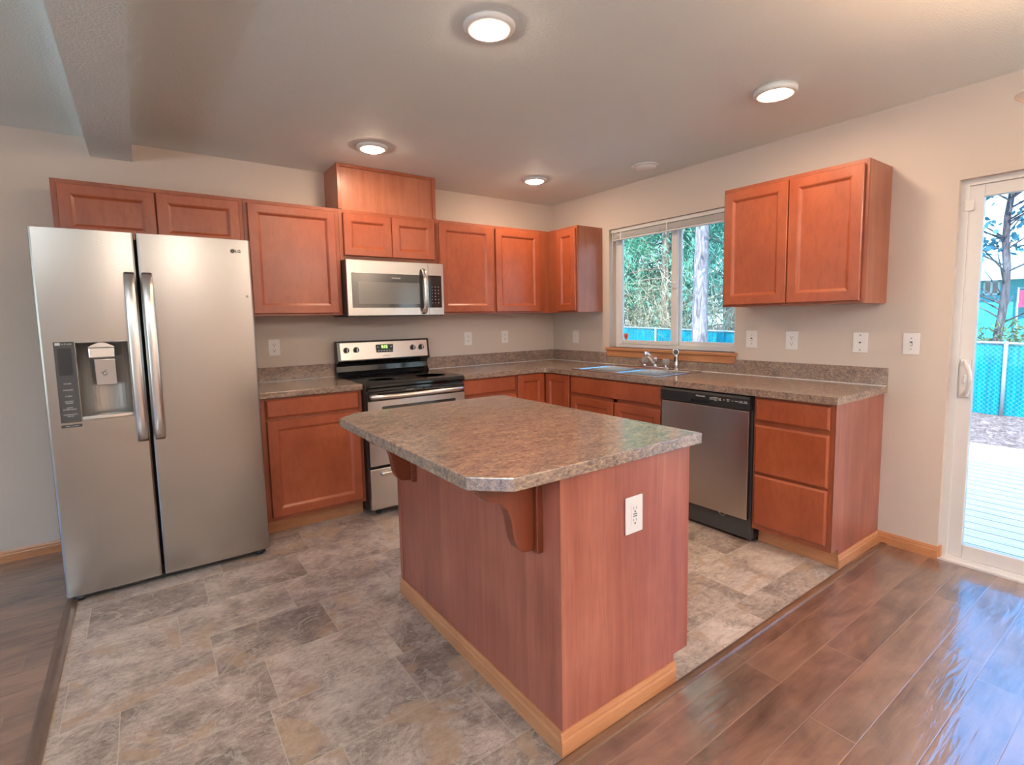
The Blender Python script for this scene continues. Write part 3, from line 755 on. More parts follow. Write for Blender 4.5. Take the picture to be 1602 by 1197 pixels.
text('print', 'ice & water', .0085, (-3.665, -.8412, 1.252), 'y', 'print', cp)
b = B(); box(b, -3.706, -3.688, -.8412, -.8400, 1.246, 1.258, .0); obj('print', b, 'print', cp)
for z, s in ((1.066, 'WATER'), (1.036, 'CRUSHED'), (1.007, 'CUBED'), (.978, 'EXPRESS\nFREEZE'), (.948, 'LIGHT\nFILTER HOLD'), (.916, 'ALARM/LOCK\nHOLD')):
    text('print', s, .0082, (-3.675, -.8412, z), 'y', 'print', cp)
b = B(); box(b, -3.712, -3.637, -.8385, -.832, .858, .872, .001); bd = obj('badge', b, 'dkgrey', ld)
text('print', 'Smart Inverter', .0078, (-3.672, -.8392, .865), 'y', 'print', bd)
# circle emblem and letters
b = B(); lathe(b, [(.011, 0), (.011, .001), (0, .001)], (-2.951, -.8360, 1.722), 20, Matrix.Rotation(PI/2, 3, 'X')); lg = obj('emblem', b, 'darkprint', rd)
b = B(); box(b, -2.9525, -2.9515, -.8376, -.8368, 1.716, 1.728); box(b, -2.9525, -2.946, -.8376, -.8368, 1.716, 1.717); lathe(b, [(.0012, 0), (.0012, .001), (0, .001)], (-2.9555, -.8368, 1.726), 8, Matrix.Rotation(PI/2, 3, 'X')); obj('emblem_face', b, 'steel', lg)
text('lettering', 'LG', .021, (-2.925, -.8358, 1.722), 'y', 'darkprint', rd, .0006)
for x, z in ((-2.895, 1.48), (-3.06, .98), (-3.02, .955), (-3.1, .74)):
    b = B(); lathe(b, [(.006, 0), (.004, .0012), (0, .0015)], (x, -.8335, z), 12, Matrix.Rotation(PI/2, 3, 'X')); obj('dent', b, 'steel', rd)

# ================================================================ RANGE
rx0, rx1 = -2.2035, -1.4495
rg = thing('electric_range', 'stainless and black electric range with smooth glass cooktop', 'range', (-1.83, -.35, 0))
b = B(); box(b, rx0, rx1, -.655, -.03, .045, .895, .003); obj('body', b, 'black', rg)
b = B()
prism(b, [(-.055, .897), (-.055, .918), (-.645, .918), (-.672, .914), (-.684, .902), (-.684, .888), (-.672, .878), (-.655, .878), (-.655, .897)], rx0-.001, rx1+.001, 'x'); ck = obj('cooktop', b, 'glossblack', rg)
for (cx_, cy_, rr) in ((-2.02, -.50, .095), (-1.64, -.50, .115), (-2.02, -.23, .075), (-1.64, -.23, .08)):
    b = B(); lathe(b, [(rr, 0), (rr, .0004), (rr-.003, .0004), (rr-.003, 0)], (cx_, cy_, .9182), 40); obj('burner_ring', b, 'dkgrey', ck)
# backguard: black curved lower part, raised steel control fascia
b = B(); prism(b, [(-.03, .9185), (-.03, 1.183), (-.085, 1.183), (-.098, 1.176), (-.118, 1.035), (-.112, 1.022), (-.075, 1.012), (-.068, .99), (-.072, .95), (-.10, .9185)], rx0, rx1, 'x'); bg_ = obj('backguard', b, 'glossblack', rg)
def onfas(z, d=0): return -.098-.02*(1.176-z)/.141 - d
b = B(); prism(b, [(onfas(1.172, .001), 1.172), (onfas(1.172, .004), 1.171), (onfas(1.040, .004), 1.041), (onfas(1.040, .001), 1.040)], rx0+.020, rx1-.018, 'x', .001); fa = obj('control_fascia', b, 'steelh', bg_)
for x in (-2.138, -2.062, -1.597, -1.523):
    rm = Matrix.Rotation(PI/2+.14, 3, 'X')
    b = B(); lathe(b, [(.0215, 0), (.0215, .004), (.0175, .006), (.0165, .022), (.014, .024), (0, .024)], (x, onfas(1.116, .004), 1.116), 22, rm); k = obj('knob', b, 'dkgrey', fa)
    b = B(); box(b, x-.0035, x+.0035, onfas(1.116, .034), onfas(1.116, .024), 1.100, 1.134, .002); obj('knob_grip', b, 'handle', k)
b = B(); box(b, -1.905, -1.765, onfas(1.116, .012), onfas(1.116, .000), 1.086, 1.150, .006); dsp = obj('clock_display', b, 'dkgrey', fa)
text('digits', '9:12', .030, (-1.84, onfas(1.116, .0128), 1.130), 'y', 'digit', dsp, .0005)
for i in range(6):
    b = B(); box(b, -1.894+i*.0225, -1.894+i*.0225+.013, onfas(1.116, .0128), onfas(1.116, .012), 1.096, 1.104); obj('button', b, 'print', dsp)
for dx in (-.058, .052):
    b = B(); box(b, -1.836+dx-.006, -1.836+dx+.006, onfas(1.116, .0128), onfas(1.116, .012), 1.125, 1.134); obj('button', b, 'print', dsp)
text('lettering', 'FRIGIDAIRE', .0115, (-1.825, onfas(1.060, .0046), 1.058), 'y', 'darkprint', fa)
for x in (-2.138, -2.062, -1.597, -1.523):
    b = B(); box(b, x-.002, x+.002, onfas(1.07, .0055), onfas(1.07, .003), 1.068, 1.072); obj('print', b, 'darkprint', fa)
# oven door
b = B(); box(b, rx0+.004, rx1-.004, -.664, -.656, .80, .876, .001)
obj('vent_trim', b, 'glossblack', rg)
for i in range(6):
    b = B(); box(b, rx0+.26+i*.075, rx0+.285+i*.075, -.6895, -.6875, .846, .854); obj('vent_slot', b, 'gap', rg)
b = B(); box(b, rx0+.004, rx1-.004, -.688, -.657, .345, .858, .006); od = obj('oven_door', b, 'glossblack', rg)
b = B(); box(b, rx0+.006, rx1-.006, -.6905, -.6875, .352, .795, .001); 
c = B(); box(c, rx0+.105, rx1-.085, -.70, -.68, .46, .755)
b = cut(b, c); obj('door_skin', b, 'steelh', od)
b = B(); box(b, rx0+.105, rx1-.085, -.6890, -.6875, .46, .755); obj('window', b, 'ovenwin', od)
b = B(); tube(b, bez([(rx0+.025, -.690, .826), (rx0+.03, -.745, .826), (rx0+.16, -.745, .827), (-1.83, -.745, .827), (rx1-.16, -.745, .827), (rx1-.03, -.745, .826), (rx1-.025, -.690, .826)], 26), .0155, 12); obj('handle', b, 'handle', od)
b = B(); box(b, rx0+.004, rx1-.004, -.688, -.657, .045, .332, .006); dw = obj('storage_drawer', b, 'steelh', rg)
b = B(); tube(b, bez([(-2.12, -.688, .292), (-2.11, -.72, .297), (-1.83, -.74, .30), (-1.55, -.72, .297), (-1.54, -.688, .292)], 20), .014, 10); obj('handle', b, 'handle', dw)
for x in (rx0+.07, rx1-.07):
    b = B(); lathe(b, [(.018, 0), (.018, .014), (.010, .018), (.010, .046)], (x, -.62, .0005), 12); obj('foot', b, 'black', rg)

# ================================================================ MICROWAVE
mx0, mx1, mz0, mz1, my = -2.2045, -1.4515, 1.372, 1.7655, -.400
mw = thing('microwave_oven', 'stainless over-the-range microwave mounted between the wall cabinets', 'microwave', (-1.83, -.2, mz0))
b = B(); box(b, mx0, mx1, -.385, -.003, mz0+.004, mz1, .003); obj('body', b, 'dkgrey', mw)
b = B(); box(b, mx0+.004, mx1-.004, -.395, -.05, mz0-.006, mz0+.003); obj('bottom_vent', b, 'black', mw)
b = B(); box(b, mx0+.001, mx1-.001, my-.006, -.386, mz0, mz1-.001, .003); fc_ = obj('front_frame', b, 'steelh', mw)
b = B(); box(b, mx0+.034, -1.585, my-.0085, my-.006, 1.428, 1.673, .001); gl = obj('door_glass', b, 'mwglass', fc_)
b = B(); box(b, mx0+.080, -1.655, my-.0092, my-.0085, 1.455, 1.612); obj('window_mesh', b, 'mwmesh', gl)
b = B(); box(b, -1.578, mx1-.020, my-.0085, my-.006, 1.428, 1.673, .001); kp = obj('control_panel', b, 'glossblack', fc_)
b = B(); box(b, -1.581, -1.579, my-.0066, my-.0055, mz0+.003, mz1-.003); obj('door_gap', b, 'gap', fc_)
text('lettering', 'FRIGIDAIRE', .0135, (-1.842, my-.0090, 1.642), 'y', 'print', gl)
for r in range(6):
    for c_ in range(3):
        text('key_print', ('123', '456', '789', '+0-', 'TDC', 'XSO')[r][c_], .011, (-1.552+c_*.026, my-.0090, 1.585-r*.024), 'y', 'print', kp)
hx = -1.625
b = B(); t_ = bmesh.new(); pts = bez([(hx, my-.008, 1.715), (hx, my-.050, 1.715), (hx, my-.062, 1.62), (hx, my-.062, 1.50), (hx, my-.05, 1.385), (hx, my-.008, 1.385)], 20); rings = []
for i, p in enumerate(pts):
    d = (pts[min(i+1, 20)]-pts[max(i-1, 0)]).normalized(); nrm = Vector((1, 0, 0)).cross(d).normalized()
    rings.append([t_.verts.new(p + Vector((1, 0, 0))*ax*.017 + nrm*az*.007) for ax, az in ((-1, -.5), (-.7, -1), (.7, -1), (1, -.5), (1, .5), (.7, 1), (-.7, 1), (-1, .5))])
for A, Bv in zip(rings, rings[1:]):
    for k in range(8): t_.faces.new([A[k], A[(k+1) % 8], Bv[(k+1) % 8], Bv[k]]).smooth = True
t_.faces.new(rings[0]); t_.faces.new(rings[-1]); join(b, t_); obj('handle', b, 'handle', fc_)

# ================================================================ DISHWASHER
dy0, dy1 = -1.852, -2.477
dwt = thing('dishwasher', 'stainless dishwasher with black control strip under the worktop', 'dishwasher', (-.33, -2.165, 0))
b = B(); box(b, -.60, -.03, dy1+.004, dy0-.004, .02, .868); obj('tub', b, 'dkgrey', dwt)
b = B(); box(b, -.632, -.602, dy1+.012, dy0-.002, .142, .782, .004); obj('door', b, 'steeldw', dwt)
b = B(); prism(b, [(-.602, .784), (-.634, .784), (-.642, .792), (-.640, .852), (-.634, .866), (-.602, .866)], dy1+.006, dy0-.002, 'y', .002); q = B(); box(q, -.66, -.628, -2.222, -2.088, .792, .815)
b = cut(b, q); ct_ = obj('control_strip', b, 'black', dwt)
b = B(); box(b, -.629, -.626, -2.222, -2.088, .792, .815); obj('grip_pocket', b, 'gap', ct_)
text('lettering', 'FRIGIDAIRE', .0125, (-.6412, -2.155, .838), 'x', 'print', ct_)
for i, s in enumerate(('START\nCANCEL', 'NORMAL\nHEAVY\nLIGHT', 'TOP\nRINSE', 'HI', 'HEAT\nDRY', 'AIR', 'DELAY', '2 4 6\nHOURS', 'LOW\nCLEAN')):
    text('print', s, .0078, (-.6412, -2.232-i*.027, .832), 'x', 'print', ct_)
b = B(); box(b, -.560, -.546, dy1+.004, dy0-.004, .004, .140); kk = obj('kick_plate', b, 'black', dwt)
b = B(); tube(b, bez([(-.606, -2.262, .146), (-.606, -2.285, .105), (-.606, -2.31, .112), (-.606, -2.318, .142)], 10), .0016, 6); obj('wire_loop', b, 'print', dwt)
b = B(); box(b, -.580, -.561, -2.445, -2.412, .030, .058, .002); lathe(b, [(.005, 0), (.005, .03)], (-.570, -2.437, .0008), 8); obj('foot', b, 'galv', dwt)

# ================================================================ ISLAND
ix0, ix1, iy0, iy1 = -2.430, -1.814, -2.914, -1.715
isl = thing('kitchen_island', 'cherry laminate kitchen island in the middle of the floor', 'island', (-2.12, -2.3, 0))
b = B(); prism(b, [(ix0+.006, .002), (ix0+.006, BT), (ix1-.019, BT), (ix1-.019, .10), (ix1-.079, .10), (ix1-.079, .002)], iy0+.006, iy1-.002, 'y'); obj('carcass', b, 'cherryside', isl)
b = B(); box(b, ix0, ix0+.0055, iy0+.004, iy1, .002, BT, .001); obj('seating_side_panel', b, 'panel', isl)
b = B(); prism(b, [(ix0+.0005, .002), (ix0+.0005, BT), (ix1-.019, BT), (ix1-.019, .10), (ix1-.079, .10), (ix1-.079, .002)], iy0, iy0+.0055, 'y'); obj('end_panel', b, 'panel', isl)
b = B(); box(b, ix0-.004, ix0+.006, iy1-.028, iy1+.001, .075, BT); obj('corner_batten', b, 'panel', isl)
b = B(); box(b, ix0-.0015, ix0+.014, iy0-.0015, iy0+.014, .075, BT); obj('corner_trim', b, 'panel', isl)
b = B(); box(b, ix1-.019, ix1, iy0+.001, iy1-.001, .10, BT); obj('face_frame', b, 'cherrydk', isl)
for y0, y1 in ((iy0+.02, (iy0+iy1)/2-.003), ((iy0+iy1)/2+.003, iy1-.02)):
    b = B(); nested(b, 'x', y0, y1, .125, .72, 0, DOORP); bmesh.ops.scale(b, vec=(-1, 1, 1), verts=b.verts); bmesh.ops.translate(b, vec=(ix1+.001, 0, 0), verts=b.verts); obj('door', b, 'cherry', isl)
    b = B(); nested(b, 'x', y0, y1, .74, .865, 0, SLABP); bmesh.ops.scale(b, vec=(-1, 1, 1), verts=b.verts); bmesh.ops.translate(b, vec=(ix1+.001, 0, 0), verts=b.verts); obj('drawer', b, 'cherry', isl)
bb('side_baseboard', 'y', iy0, iy1, ix0, -1, .075, isl)
bb('front_baseboard', 'x', ix0-.012, ix1-.079, iy0, -1, .075, isl)
def corbel(yc):
    x = ix0
    bt = B(); box(bt, x-.022, x, yc-.036, yc+.036, .612, BT, .003); o = obj('corbel', bt, 'corbel', isl)
    X, Z0, Z1 = .20, .622, BT
    prof = [(0, Z0), (-.025, Z0), (-.045, Z0+.006), (-.062, Z0+.022), (-.073, Z0+.048), (-.079, Z0+.08), (-.084, Z0+.115), (-.097, Z0+.150), (-.118, Z0+.172), (-.142, Z0+.181), (-.165, Z0+.188), (-.182, Z0+.203), (-.192, Z0+.225), (-.196, Z1), (0, Z1)]
    q = B(); prism(q, [(x-.0225+p, z) for p, z in prof], yc-.020, yc+.020, 'y', .002); obj('bracket', q, 'corbel', o)
corbel(-2.795); corbel(-1.895)
b = B(); ch = .093; X0, X1, Y0, Y1 = -2.711, -1.792, -2.950, -1.686
prism(b, [(X0+ch, Y0), (X1, Y0), (X1, Y1), (X0+ch, Y1), (X0, Y1-ch), (X0, Y0+ch)], CB, CT, 'z', .003)
single('countertop', b, 'counter', 'large brown mottled island worktop with clipped corners', 'worktop')

# ================================================================ OUTLETS AND SWITCHES
def plate(kind, axis, u, z, plane, label, cat, w=.070, h=.115):
    t = thing({'switch': 'light_switch', 'rocker': 'light_switch', 'outlet': 'wall_outlet', 'gfci': 'wall_outlet', 'cable': 'cable_outlet'}[kind], label, cat, (u, plane, z-h/2) if axis == 'y' else (plane, u, z-h/2))
    def bx(bm, a, c, d0, d1, q0, q1, bev=0):
        if axis == 'y': box(bm, u+a, u+c, plane-d1, plane-d0, z+q0, z+q1, bev)
        else: box(bm, plane-d1, plane-d0, u-c, u-a, z+q0, z+q1, bev)
    q = B(); bx(q, -w/2, w/2, .0005, .006, -h/2, h/2, .0025); obj('cover_plate', q, 'plate', t)
    if kind in ('outlet', 'gfci'):
        q = B()
        if kind == 'gfci': bx(q, -.0165, .0165, .006, .0085, -.033, .033, .001)
        else:
            bx(q, -.0165, .0165, .006, .008, .006, .034, .001); bx(q, -.0165, .0165, .006, .008, -.034, -.006, .001)
        r = obj('receptacle', q, 'plate', t)
        q = B(); e = .0086 if kind == 'gfci' else .0081
        for zc in (.020, -.020):
            for a in (-.0075, .0055): bx(q, a, a+.002, e-.001, e, zc-.001, zc+.008)
            bx(q, -.003, .003, e-.001, e, zc-.011, zc-.005)
        if kind == 'gfci': bx(q, -.009, .009, e-.001, e, .002, .0055); bx(q, -.009, .009, e-.001, e, -.0055, -.002)
        obj('slots', q, 'slot', r)
    elif kind == 'switch':
        q = B(); bx(q, -.005, .005, .006, .018, -.010, .004, .002); obj('toggle', q, 'plate', t)
        q = B(); bx(q, -.006, .006, .0055, .0064, -.012, .012); bx(q, -.0025, .0025, .0058, .0068, .028, .032); bx(q, -.0025, .0025, .0058, .0068, -.032, -.028); obj('screws', q, 'darkprint', t)
    elif kind == 'rocker':
        q = B(); bx(q, -.0165, .0165, .006, .0095, -.033, .033, .002); obj('rocker', q, 'plate', t)
    elif kind == 'cable':
        q = B(); bx(q, -.004, .004, .006, .013, -.004, .004, .001); obj('connector', q, 'slot', t)
        q = B(); bx(q, -.003, .003, .0058, .0068, .040, .046); bx(q, -.003, .003, .0058, .0068, -.046, -.040); obj('screws', q, 'slot', t)
plate('outlet', 'y', -2.618, 1.156, 0, 'white outlet on the back wall between refrigerator and range', 'outlet', .078, .118)
plate('outlet', 'y', -1.006, 1.160, 0, 'white outlet on the back wall just right of the range', 'outlet', .078, .118)
plate('outlet', 'y', -.603, 1.163, 0, 'white outlet on the back wall nearest the corner', 'outlet', .078, .118)
plate('rocker', 'x', -.334, 1.147, 0, 'white rocker switch under the corner wall cabinet left of the window', 'switch', .078, .118)
plate('switch', 'x', -2.114, 1.160, 0, 'white toggle switch right beside the kitchen window', 'switch', .078, .118)
plate('outlet', 'x', -2.386, 1.158, 0, 'white outlet under the wall cabinet right of the window', 'outlet', .078, .118)
plate('cable', 'x', -2.778, 1.156, 0, 'white cover plate with one round cable jack above the worktop end', 'outlet', .078, .118)
plate('switch', 'x', -3.025, 1.156, 0, 'white toggle switch beside the sliding patio door', 'switch', .078, .118)
plate('gfci', 'y', -2.115, .683, iy0, 'white outlet on the end panel of the island', 'outlet', .082, .124)

# ================================================================ CEILING LIGHTS
def can(x, y, label, style):
    t = thing('recessed_light', label, 'ceiling light', (x, y, CE), 'recessed ceiling lights')
    if style == 'disc':
        q = B(); lathe(q, [(.100, -.0005), (.100, -.022), (.094, -.028), (.076, -.029), (.074, -.024)], (x, y, CE), 40); obj('trim_ring', q, 'white', t)
        q = B(); lathe(q, [(.074, -.0235), (.060, -.0275), (0, -.029)], (x, y, CE), 32, cap=False); obj('lens', q, 'lens', t)
    else:
        q = B(); lathe(q, [(.099, -.0005), (.098, -.008), (.086, -.016), (.072, -.019), (.068, -.014), (.068, -.0005)], (x, y, CE), 40); obj('trim_ring', q, 'white', t)
        q = B(); lathe(q, [(.0675, -.010), (.064, -.020), (.048, -.027), (.024, -.030), (0, -.031)], (x, y, CE), 32, cap=False); obj('bulb_face', q, 'lens', t)
can(-2.235, -2.305, 'lit recessed ceiling light above the island, nearest the camera', 'bulb')
can(-.765, -2.636, 'lit disc ceiling light above the right wall cabinet near the patio door', 'disc')
can(-2.110, -.745, 'lit recessed ceiling light in front of the cherry vent box', 'bulb')
can(-.757, -.690, 'lit recessed ceiling light over the corner of the worktop', 'bulb')
t = thing('ceiling_lamp', 'unlit white ceiling dome above the sink near the window', 'ceiling light', (-.296, -1.425, CE))
b = B(); lathe(b, [(.098, -.0005), (.097, -.007), (.084, -.010), (.080, -.006)], (-.296, -1.425, CE), 40); obj('trim_ring', b, 'white', t)
b = B(); lathe(b, [(.082, -.006), (.074, -.018), (.050, -.026), (0, -.030)], (-.296, -1.425, CE), 32, cap=False); obj('lens', b, 'plate', t)

# ceiling fill lamps added behind the camera to brighten the kitchen
M['dome'] = emit('fill_lamp_dome', (1, .90, .80), FILLDOME)
for i, (x, y) in enumerate(((-3.0, -6.4), (-.9, -6.6))):
    t = thing('added_ceiling_fill', ['round fill lamp added on the unseen ceiling behind the camera', 'round fill lamp added on the unseen ceiling beyond the chandelier'][i], 'ceiling light', (x, y, CE), 'added fill lamps behind the camera')
    q = B(); lathe(q, [(.19, -.0005), (.19, -.03), (.175, -.035)], (x, y, CE), 32); obj('trim_ring', q, 'white', t)
    q = B(); lathe(q, [(.172, -.0355), (.15, -.065), (.10, -.09), (.05, -.1), (0, -.103)], (x, y, CE), 32, cap=False); obj('lamp_shade', q, 'dome', t)

# unseen uplights added behind the camera, bowls open upward for soft ceiling fill
for x, y, nm in ((-1.1, -6.2, 'tall bronze uplight added for warm fill, out of view at the right'), (-5.3, -5.2, 'tall bronze uplight added for cool fill, out of view left of the beam')):
    t = thing('added_uplight', nm, 'fill lamp', (x, y, 0))
    q = B(); lathe(q, [(.14, 0.001), (.14, .02), (.02, .035), (.012, .05), (.012, 1.66), (.03, 1.69), (.02, 1.7)], (x, y, 0), 24); obj('stand', q, 'bronze', t)
    q = B(); lathe(q, [(.03, 1.70), (.10, 1.715), (.16, 1.75), (.19, 1.80), (.188, 1.805), (.155, 1.757), (.098, 1.722), (.03, 1.708)], (x, y, 0), 32); obj('bowl', q, 'white', t)
    L = bpy.data.lights.new('added_uplight_bulb', 'POINT'); L.energy = FILLUP if x > -3 else FILLUP*1.7; L.color = (1, .86, .72) if x > -3 else (.90, .96, 1); L.shadow_soft_size = .04
    lo = bpy.data.objects.new('added_uplight_bulb', L); C.objects.link(lo); lo.parent = t; lo.location = (0, 0, 1.762)

# chandelier in the dining area, one shade reaching into the picture at the right edge
rayd = (fw + r2*(1654-801-11.14)/805.19 - u2*(153-598.5+22.56)/805.19).normalized()
SP = CAM + 2.05*rayd
perp = Vector((rayd.y, -rayd.x, 0)).normalized()
CH = Vector((SP.x, SP.y, 0)) + .27*perp; zs = SP.z
t = thing('chandelier', 'hanging lamp with frosted white bell shades at the right edge of the picture', 'lamp', (CH.x, CH.y, zs-.2))
b = B(); lathe(b, [(.065, -.0005), (.065, -.012), (.03, -.03), (.008, -.035)], (CH.x, CH.y, CE), 24); tube(b, [(CH.x, CH.y, CE-.03), (CH.x, CH.y, zs-.02)], .006, 8); obj('stem', b, 'bronze', t)
b = B(); lathe(b, [(0, -.20), (.015, -.19), (.035, -.15), (.03, -.10), (.014, -.05), (.012, 0), (0, .01)], (CH.x, CH.y, zs), 20); obj('body', b, 'bronze', t)
a0 = math.atan2(-perp.y, -perp.x)
for k in range(5):
    a = a0 + 2*PI*k/5; d = Vector((math.cos(a), math.sin(a), 0)); c = CH + d*.27; c.z = zs
    b = B(); tube(b, bez([(CH.x, CH.y, zs-.13), CH+d*.12+Vector((0, 0, zs-.22)), CH+d*.27+Vector((0, 0, zs-.22)), (c.x, c.y, zs-.11)], 12), .006, 8); lathe(b, [(.018, 0), (.022, .015), (.02, .03)], (c.x, c.y, zs-.115), 14); obj('arm', b, 'bronze', t)
    b = B(); lathe(b, [(.021, -.085), (.034, -.075), (.044, -.05), (.050, -.020), (.062, .005), (.082, .022), (.082, .025), (.060, .008), (.047, -.018), (.041, -.048), (.032, -.071), (.018, -.080)], (c.x, c.y, zs), 28); sh = obj('lamp_shade', b, 'shade', t)
    L = bpy.data.lights.new('bulb_light', 'POINT'); L.energy = BULB; L.color = (1, .55, .28); L.shadow_soft_size = .022
    lo = bpy.data.objects.new('bulb_light', L); C.objects.link(lo); lo.parent = t; lo.location = Vector((c.x, c.y, zs-.030)) - wl(t)

# ================================================================ OUTSIDE
def gz(x, y): return -.45 + .03*(y+1.88) + .006*(x-8.3)
b = B(); t_ = bmesh.new(); rng = random.Random(3)
GX, GY = 60, 70
vs_ = [[t_.verts.new((.14+i*.6, -12+j*.6, gz(.14+i*.6, -12+j*.6) + (rng.uniform(-.03, .03) if i > 6 else -.1))) for j in range(GY)] for i in range(GX)]
for i in range(GX-1):
    for j in range(GY-1): t_.faces.new([vs_[i][j], vs_[i+1][j], vs_[i+1][j+1], vs_[i][j+1]])
join(b, t_); struct('ground', b, 'ground')
b = B(); box(b, .145, 3.95, -7.5, 1.5, -.165, -.125); box(b, 3.9, 3.95, -7.5, 1.5, -.6, -.165); box(b, .145, .2, -7.5, 1.5, -.6, -.165); struct('floor_deck', b, 'deck')
FXF = 8.33
fy0, fyn = -9.19, 10
ys = [-1.89+2.435*i for i in range(-3, 8)]
fe = thing('slatted_fence', 'chain link fence with teal slats along the back of the yard', 'fence', (FXF, .5, gz(FXF, .5)))
ya, yb = ys[0], ys[-1]
b = B(); t_ = bmesh.new()
q4 = [(ya, gz(FXF, ya)-.02), (yb, gz(FXF, yb)-.02), (yb, gz(FXF, yb)+1.19), (ya, gz(FXF, ya)+1.19)]
prism(b, q4, FXF+.012, FXF+.020, 'x'); t_.free(); obj('slat_panel', b, 'slats', fe)
b = B(); tube(b, [(FXF, ya, gz(FXF, ya)+1.22), (FXF, yb, gz(FXF, yb)+1.22)], .021, 8); obj('top_rail', b, 'galv', fe)
for y in ys:
    q = B(); tube(q, [(FXF-.03, y, gz(FXF, y)-.1), (FXF-.03, y, gz(FXF, y)+1.235)], .030, 10); lathe(q, [(.033, 0), (.03, .02), (0, .03)], (FXF-.03, y, gz(FXF, y)+1.23), 10); obj('post', q, 'galv', fe)
b = B()
s = .075
n_ = int((yb-ya+1.2)/s)
for i in range(-16, n_):
    for sg in (1, -1):
        y0 = ya+i*s; y1 = y0+1.2; 
        if sg < 0: y0, y1 = y1, y0
        z0_, z1_ = 0, 1.2
        # clip to the panel
        def cl(y): return max(ya, min(yb, y))
        f0 = (cl(y0)-y0)/(y1-y0); f1 = (cl(y1)-y0)/(y1-y0)
        A = Vector((FXF-.004*sg-.004, y0+(y1-y0)*f0, gz(FXF, cl(y0))+1.2*f0)); Bq = Vector((FXF-.004*sg-.004, y0+(y1-y0)*f1, gz(FXF, cl(y1))+1.2*f1))
        if (A-Bq).length > .05: tube(b, [A, Bq], .0013, 3, caps=False)
obj('chain_link_mesh', b, 'wire', fe, recalc=False)

# house across the back, beyond the fence
HX = 20
gh = -.4
ho = thing('neighbour_house', 'aqua single-storey house with a grey-blue shingle roof beyond the fence', 'house', (HX+4, -2, gh))
b = B(); box(b, HX, HX+8, -9, 4.2, gh-.3, 2.42); obj('wall', b, 'siding', ho)
b = B(); prism(b, [(HX-.5, 2.40), (HX+4, 3.62), (HX+8.5, 2.40), (HX+8.5, 2.30), (HX+4, 3.50), (HX-.5, 2.30)], -9.5, 4.7, 'y'); obj('roof', b, 'roofing', ho)
b = B(); box(b, HX-.60, HX-.48, -9.5, 4.7, 2.30, 2.41, .02); obj('gutter', b, 'rail', ho)
for y0, y1 in ((.50, .92), (-4.2, -3.2)):
    q = B(); 
    for a_, c_, d_, e_ in ((y0, y1, 2.27, 2.33), (y0, y1, 1.83, 1.89), (y0, y0+.05, 1.83, 2.33), (y1-.05, y1, 1.83, 2.33), ((y0+y1)/2-.03, (y0+y1)/2+.03, 1.83, 2.33)): box(q, HX-.05, HX-.002, a_, c_, d_, e_)
    f = obj('window', q, 'bluish', ho)
    q = B(); box(q, HX-.03, HX-.003, y0+.05, y1-.05, 1.89, 2.27); obj('pane', q, 'ovenwin', f)
b = B(); t_ = bmesh.new(); rr = random.Random(5)
g_ = [[t_.verts.new((HX-.35+.06*math.sin(j*1.7+i), -.05-j*.11, 1.95-i*.11)) for j in range(6)] for i in range(6)]
for i in range(5):
    for j in range(5): t_.faces.new([g_[i][j], g_[i][j+1], g_[i+1][j+1], g_[i+1][j]]).smooth = True
geom = bmesh.ops.solidify(t_, geom=t_.faces[:], thickness=.02)
join(b, t_)
fl = thing('hanging_cloth', 'pink and red cloth hanging on a post outside the aqua house', 'cloth', (HX-.35, -.3, gh))
obj('fabric', b, 'pink', fl)
b = B(); tube(b, [(HX-.35, -.02, gh-.1), (HX-.35, -.02, 2.05)], .03, 8); tube(b, [(HX-.35, -.02, 2.02), (HX-.35, -.7, 2.02)], .02, 8); obj('post', b, 'galv', fl)

def leafquads(bm, rng, c, d, n, spread, L, wd, droop):
    for _ in range(n):
        p = c + Vector((rng.gauss(0, spread), rng.gauss(0, spread), rng.gauss(0, spread*.7)))
        dirn = (d*.6 + Vector((rng.uniform(-1, 1), rng.uniform(-1, 1), rng.uniform(-.6, .6)-droop))).normalized()
        side = dirn.cross(Vector((rng.uniform(-1, 1), rng.uniform(-1, 1), rng.uniform(-1, 1)))).normalized()
        l = L*rng.uniform(.6, 1.4); w = wd*rng.uniform(.6, 1.3)
        v = [bm.verts.new(q) for q in (p-side*w*.3, p+dirn*l*.5-side*w, p+dirn*l, p+dirn*l*.5+side*w, p+side*w*.3)]
        bm.faces.new(v)
def conifer(label, x, y, h, r0, zbr, seed, mat='leaf', barkm='bark2', nb=70, reach=2.4, per=70, L=.20, wd=.045, group='trees beyond the fence', droop=.9, lean=0., z=None):
    rng = random.Random(seed); g0 = gz(x, y) if z is None else z
    t = thing('conifer_tree', label, 'tree', (x, y, g0), group)
    tr = B(); pts, rs = [], []
    for i in range(13):
        u = i/12; pts.append((x+lean*u*h+.04*math.sin(u*7+seed), y+.04*math.cos(u*6+seed), g0-.15+u*h)); rs.append(max(.02, r0*(1.12 if i == 0 else 1)*(1-.8*u)))
    tube(tr, pts, rs, 14)
    tk = obj('trunk', tr, barkm, t)
    br, fo = B(), B()
    for k in range(nb):
        u = rng.random()**.8; z0 = g0+zbr+(h-zbr)*u*.97; rr_ = reach*(1-.75*u)*rng.uniform(.55, 1.1); a = rng.uniform(0, 2*PI)
        base_ = Vector((x+lean*(z0-g0), y, z0)); d = Vector((math.cos(a), math.sin(a), 0))
        q = bez([base_, base_+d*rr_*.5+Vector((0, 0, .15)), base_+d*rr_+Vector((0, 0, -.45*rr_*droop))], 6)
        tube(br, q, [.025*(1-.8*i/6)+.004 for i in range(7)], 4, caps=False)
        for i in range(2, 7): leafquads(fo, rng, q[i], d, per//5, .13*rr_, L, wd, droop)
    obj('branches', br, 'bark2', t, recalc=False); obj('foliage', fo, mat, t, recalc=False)
    return t
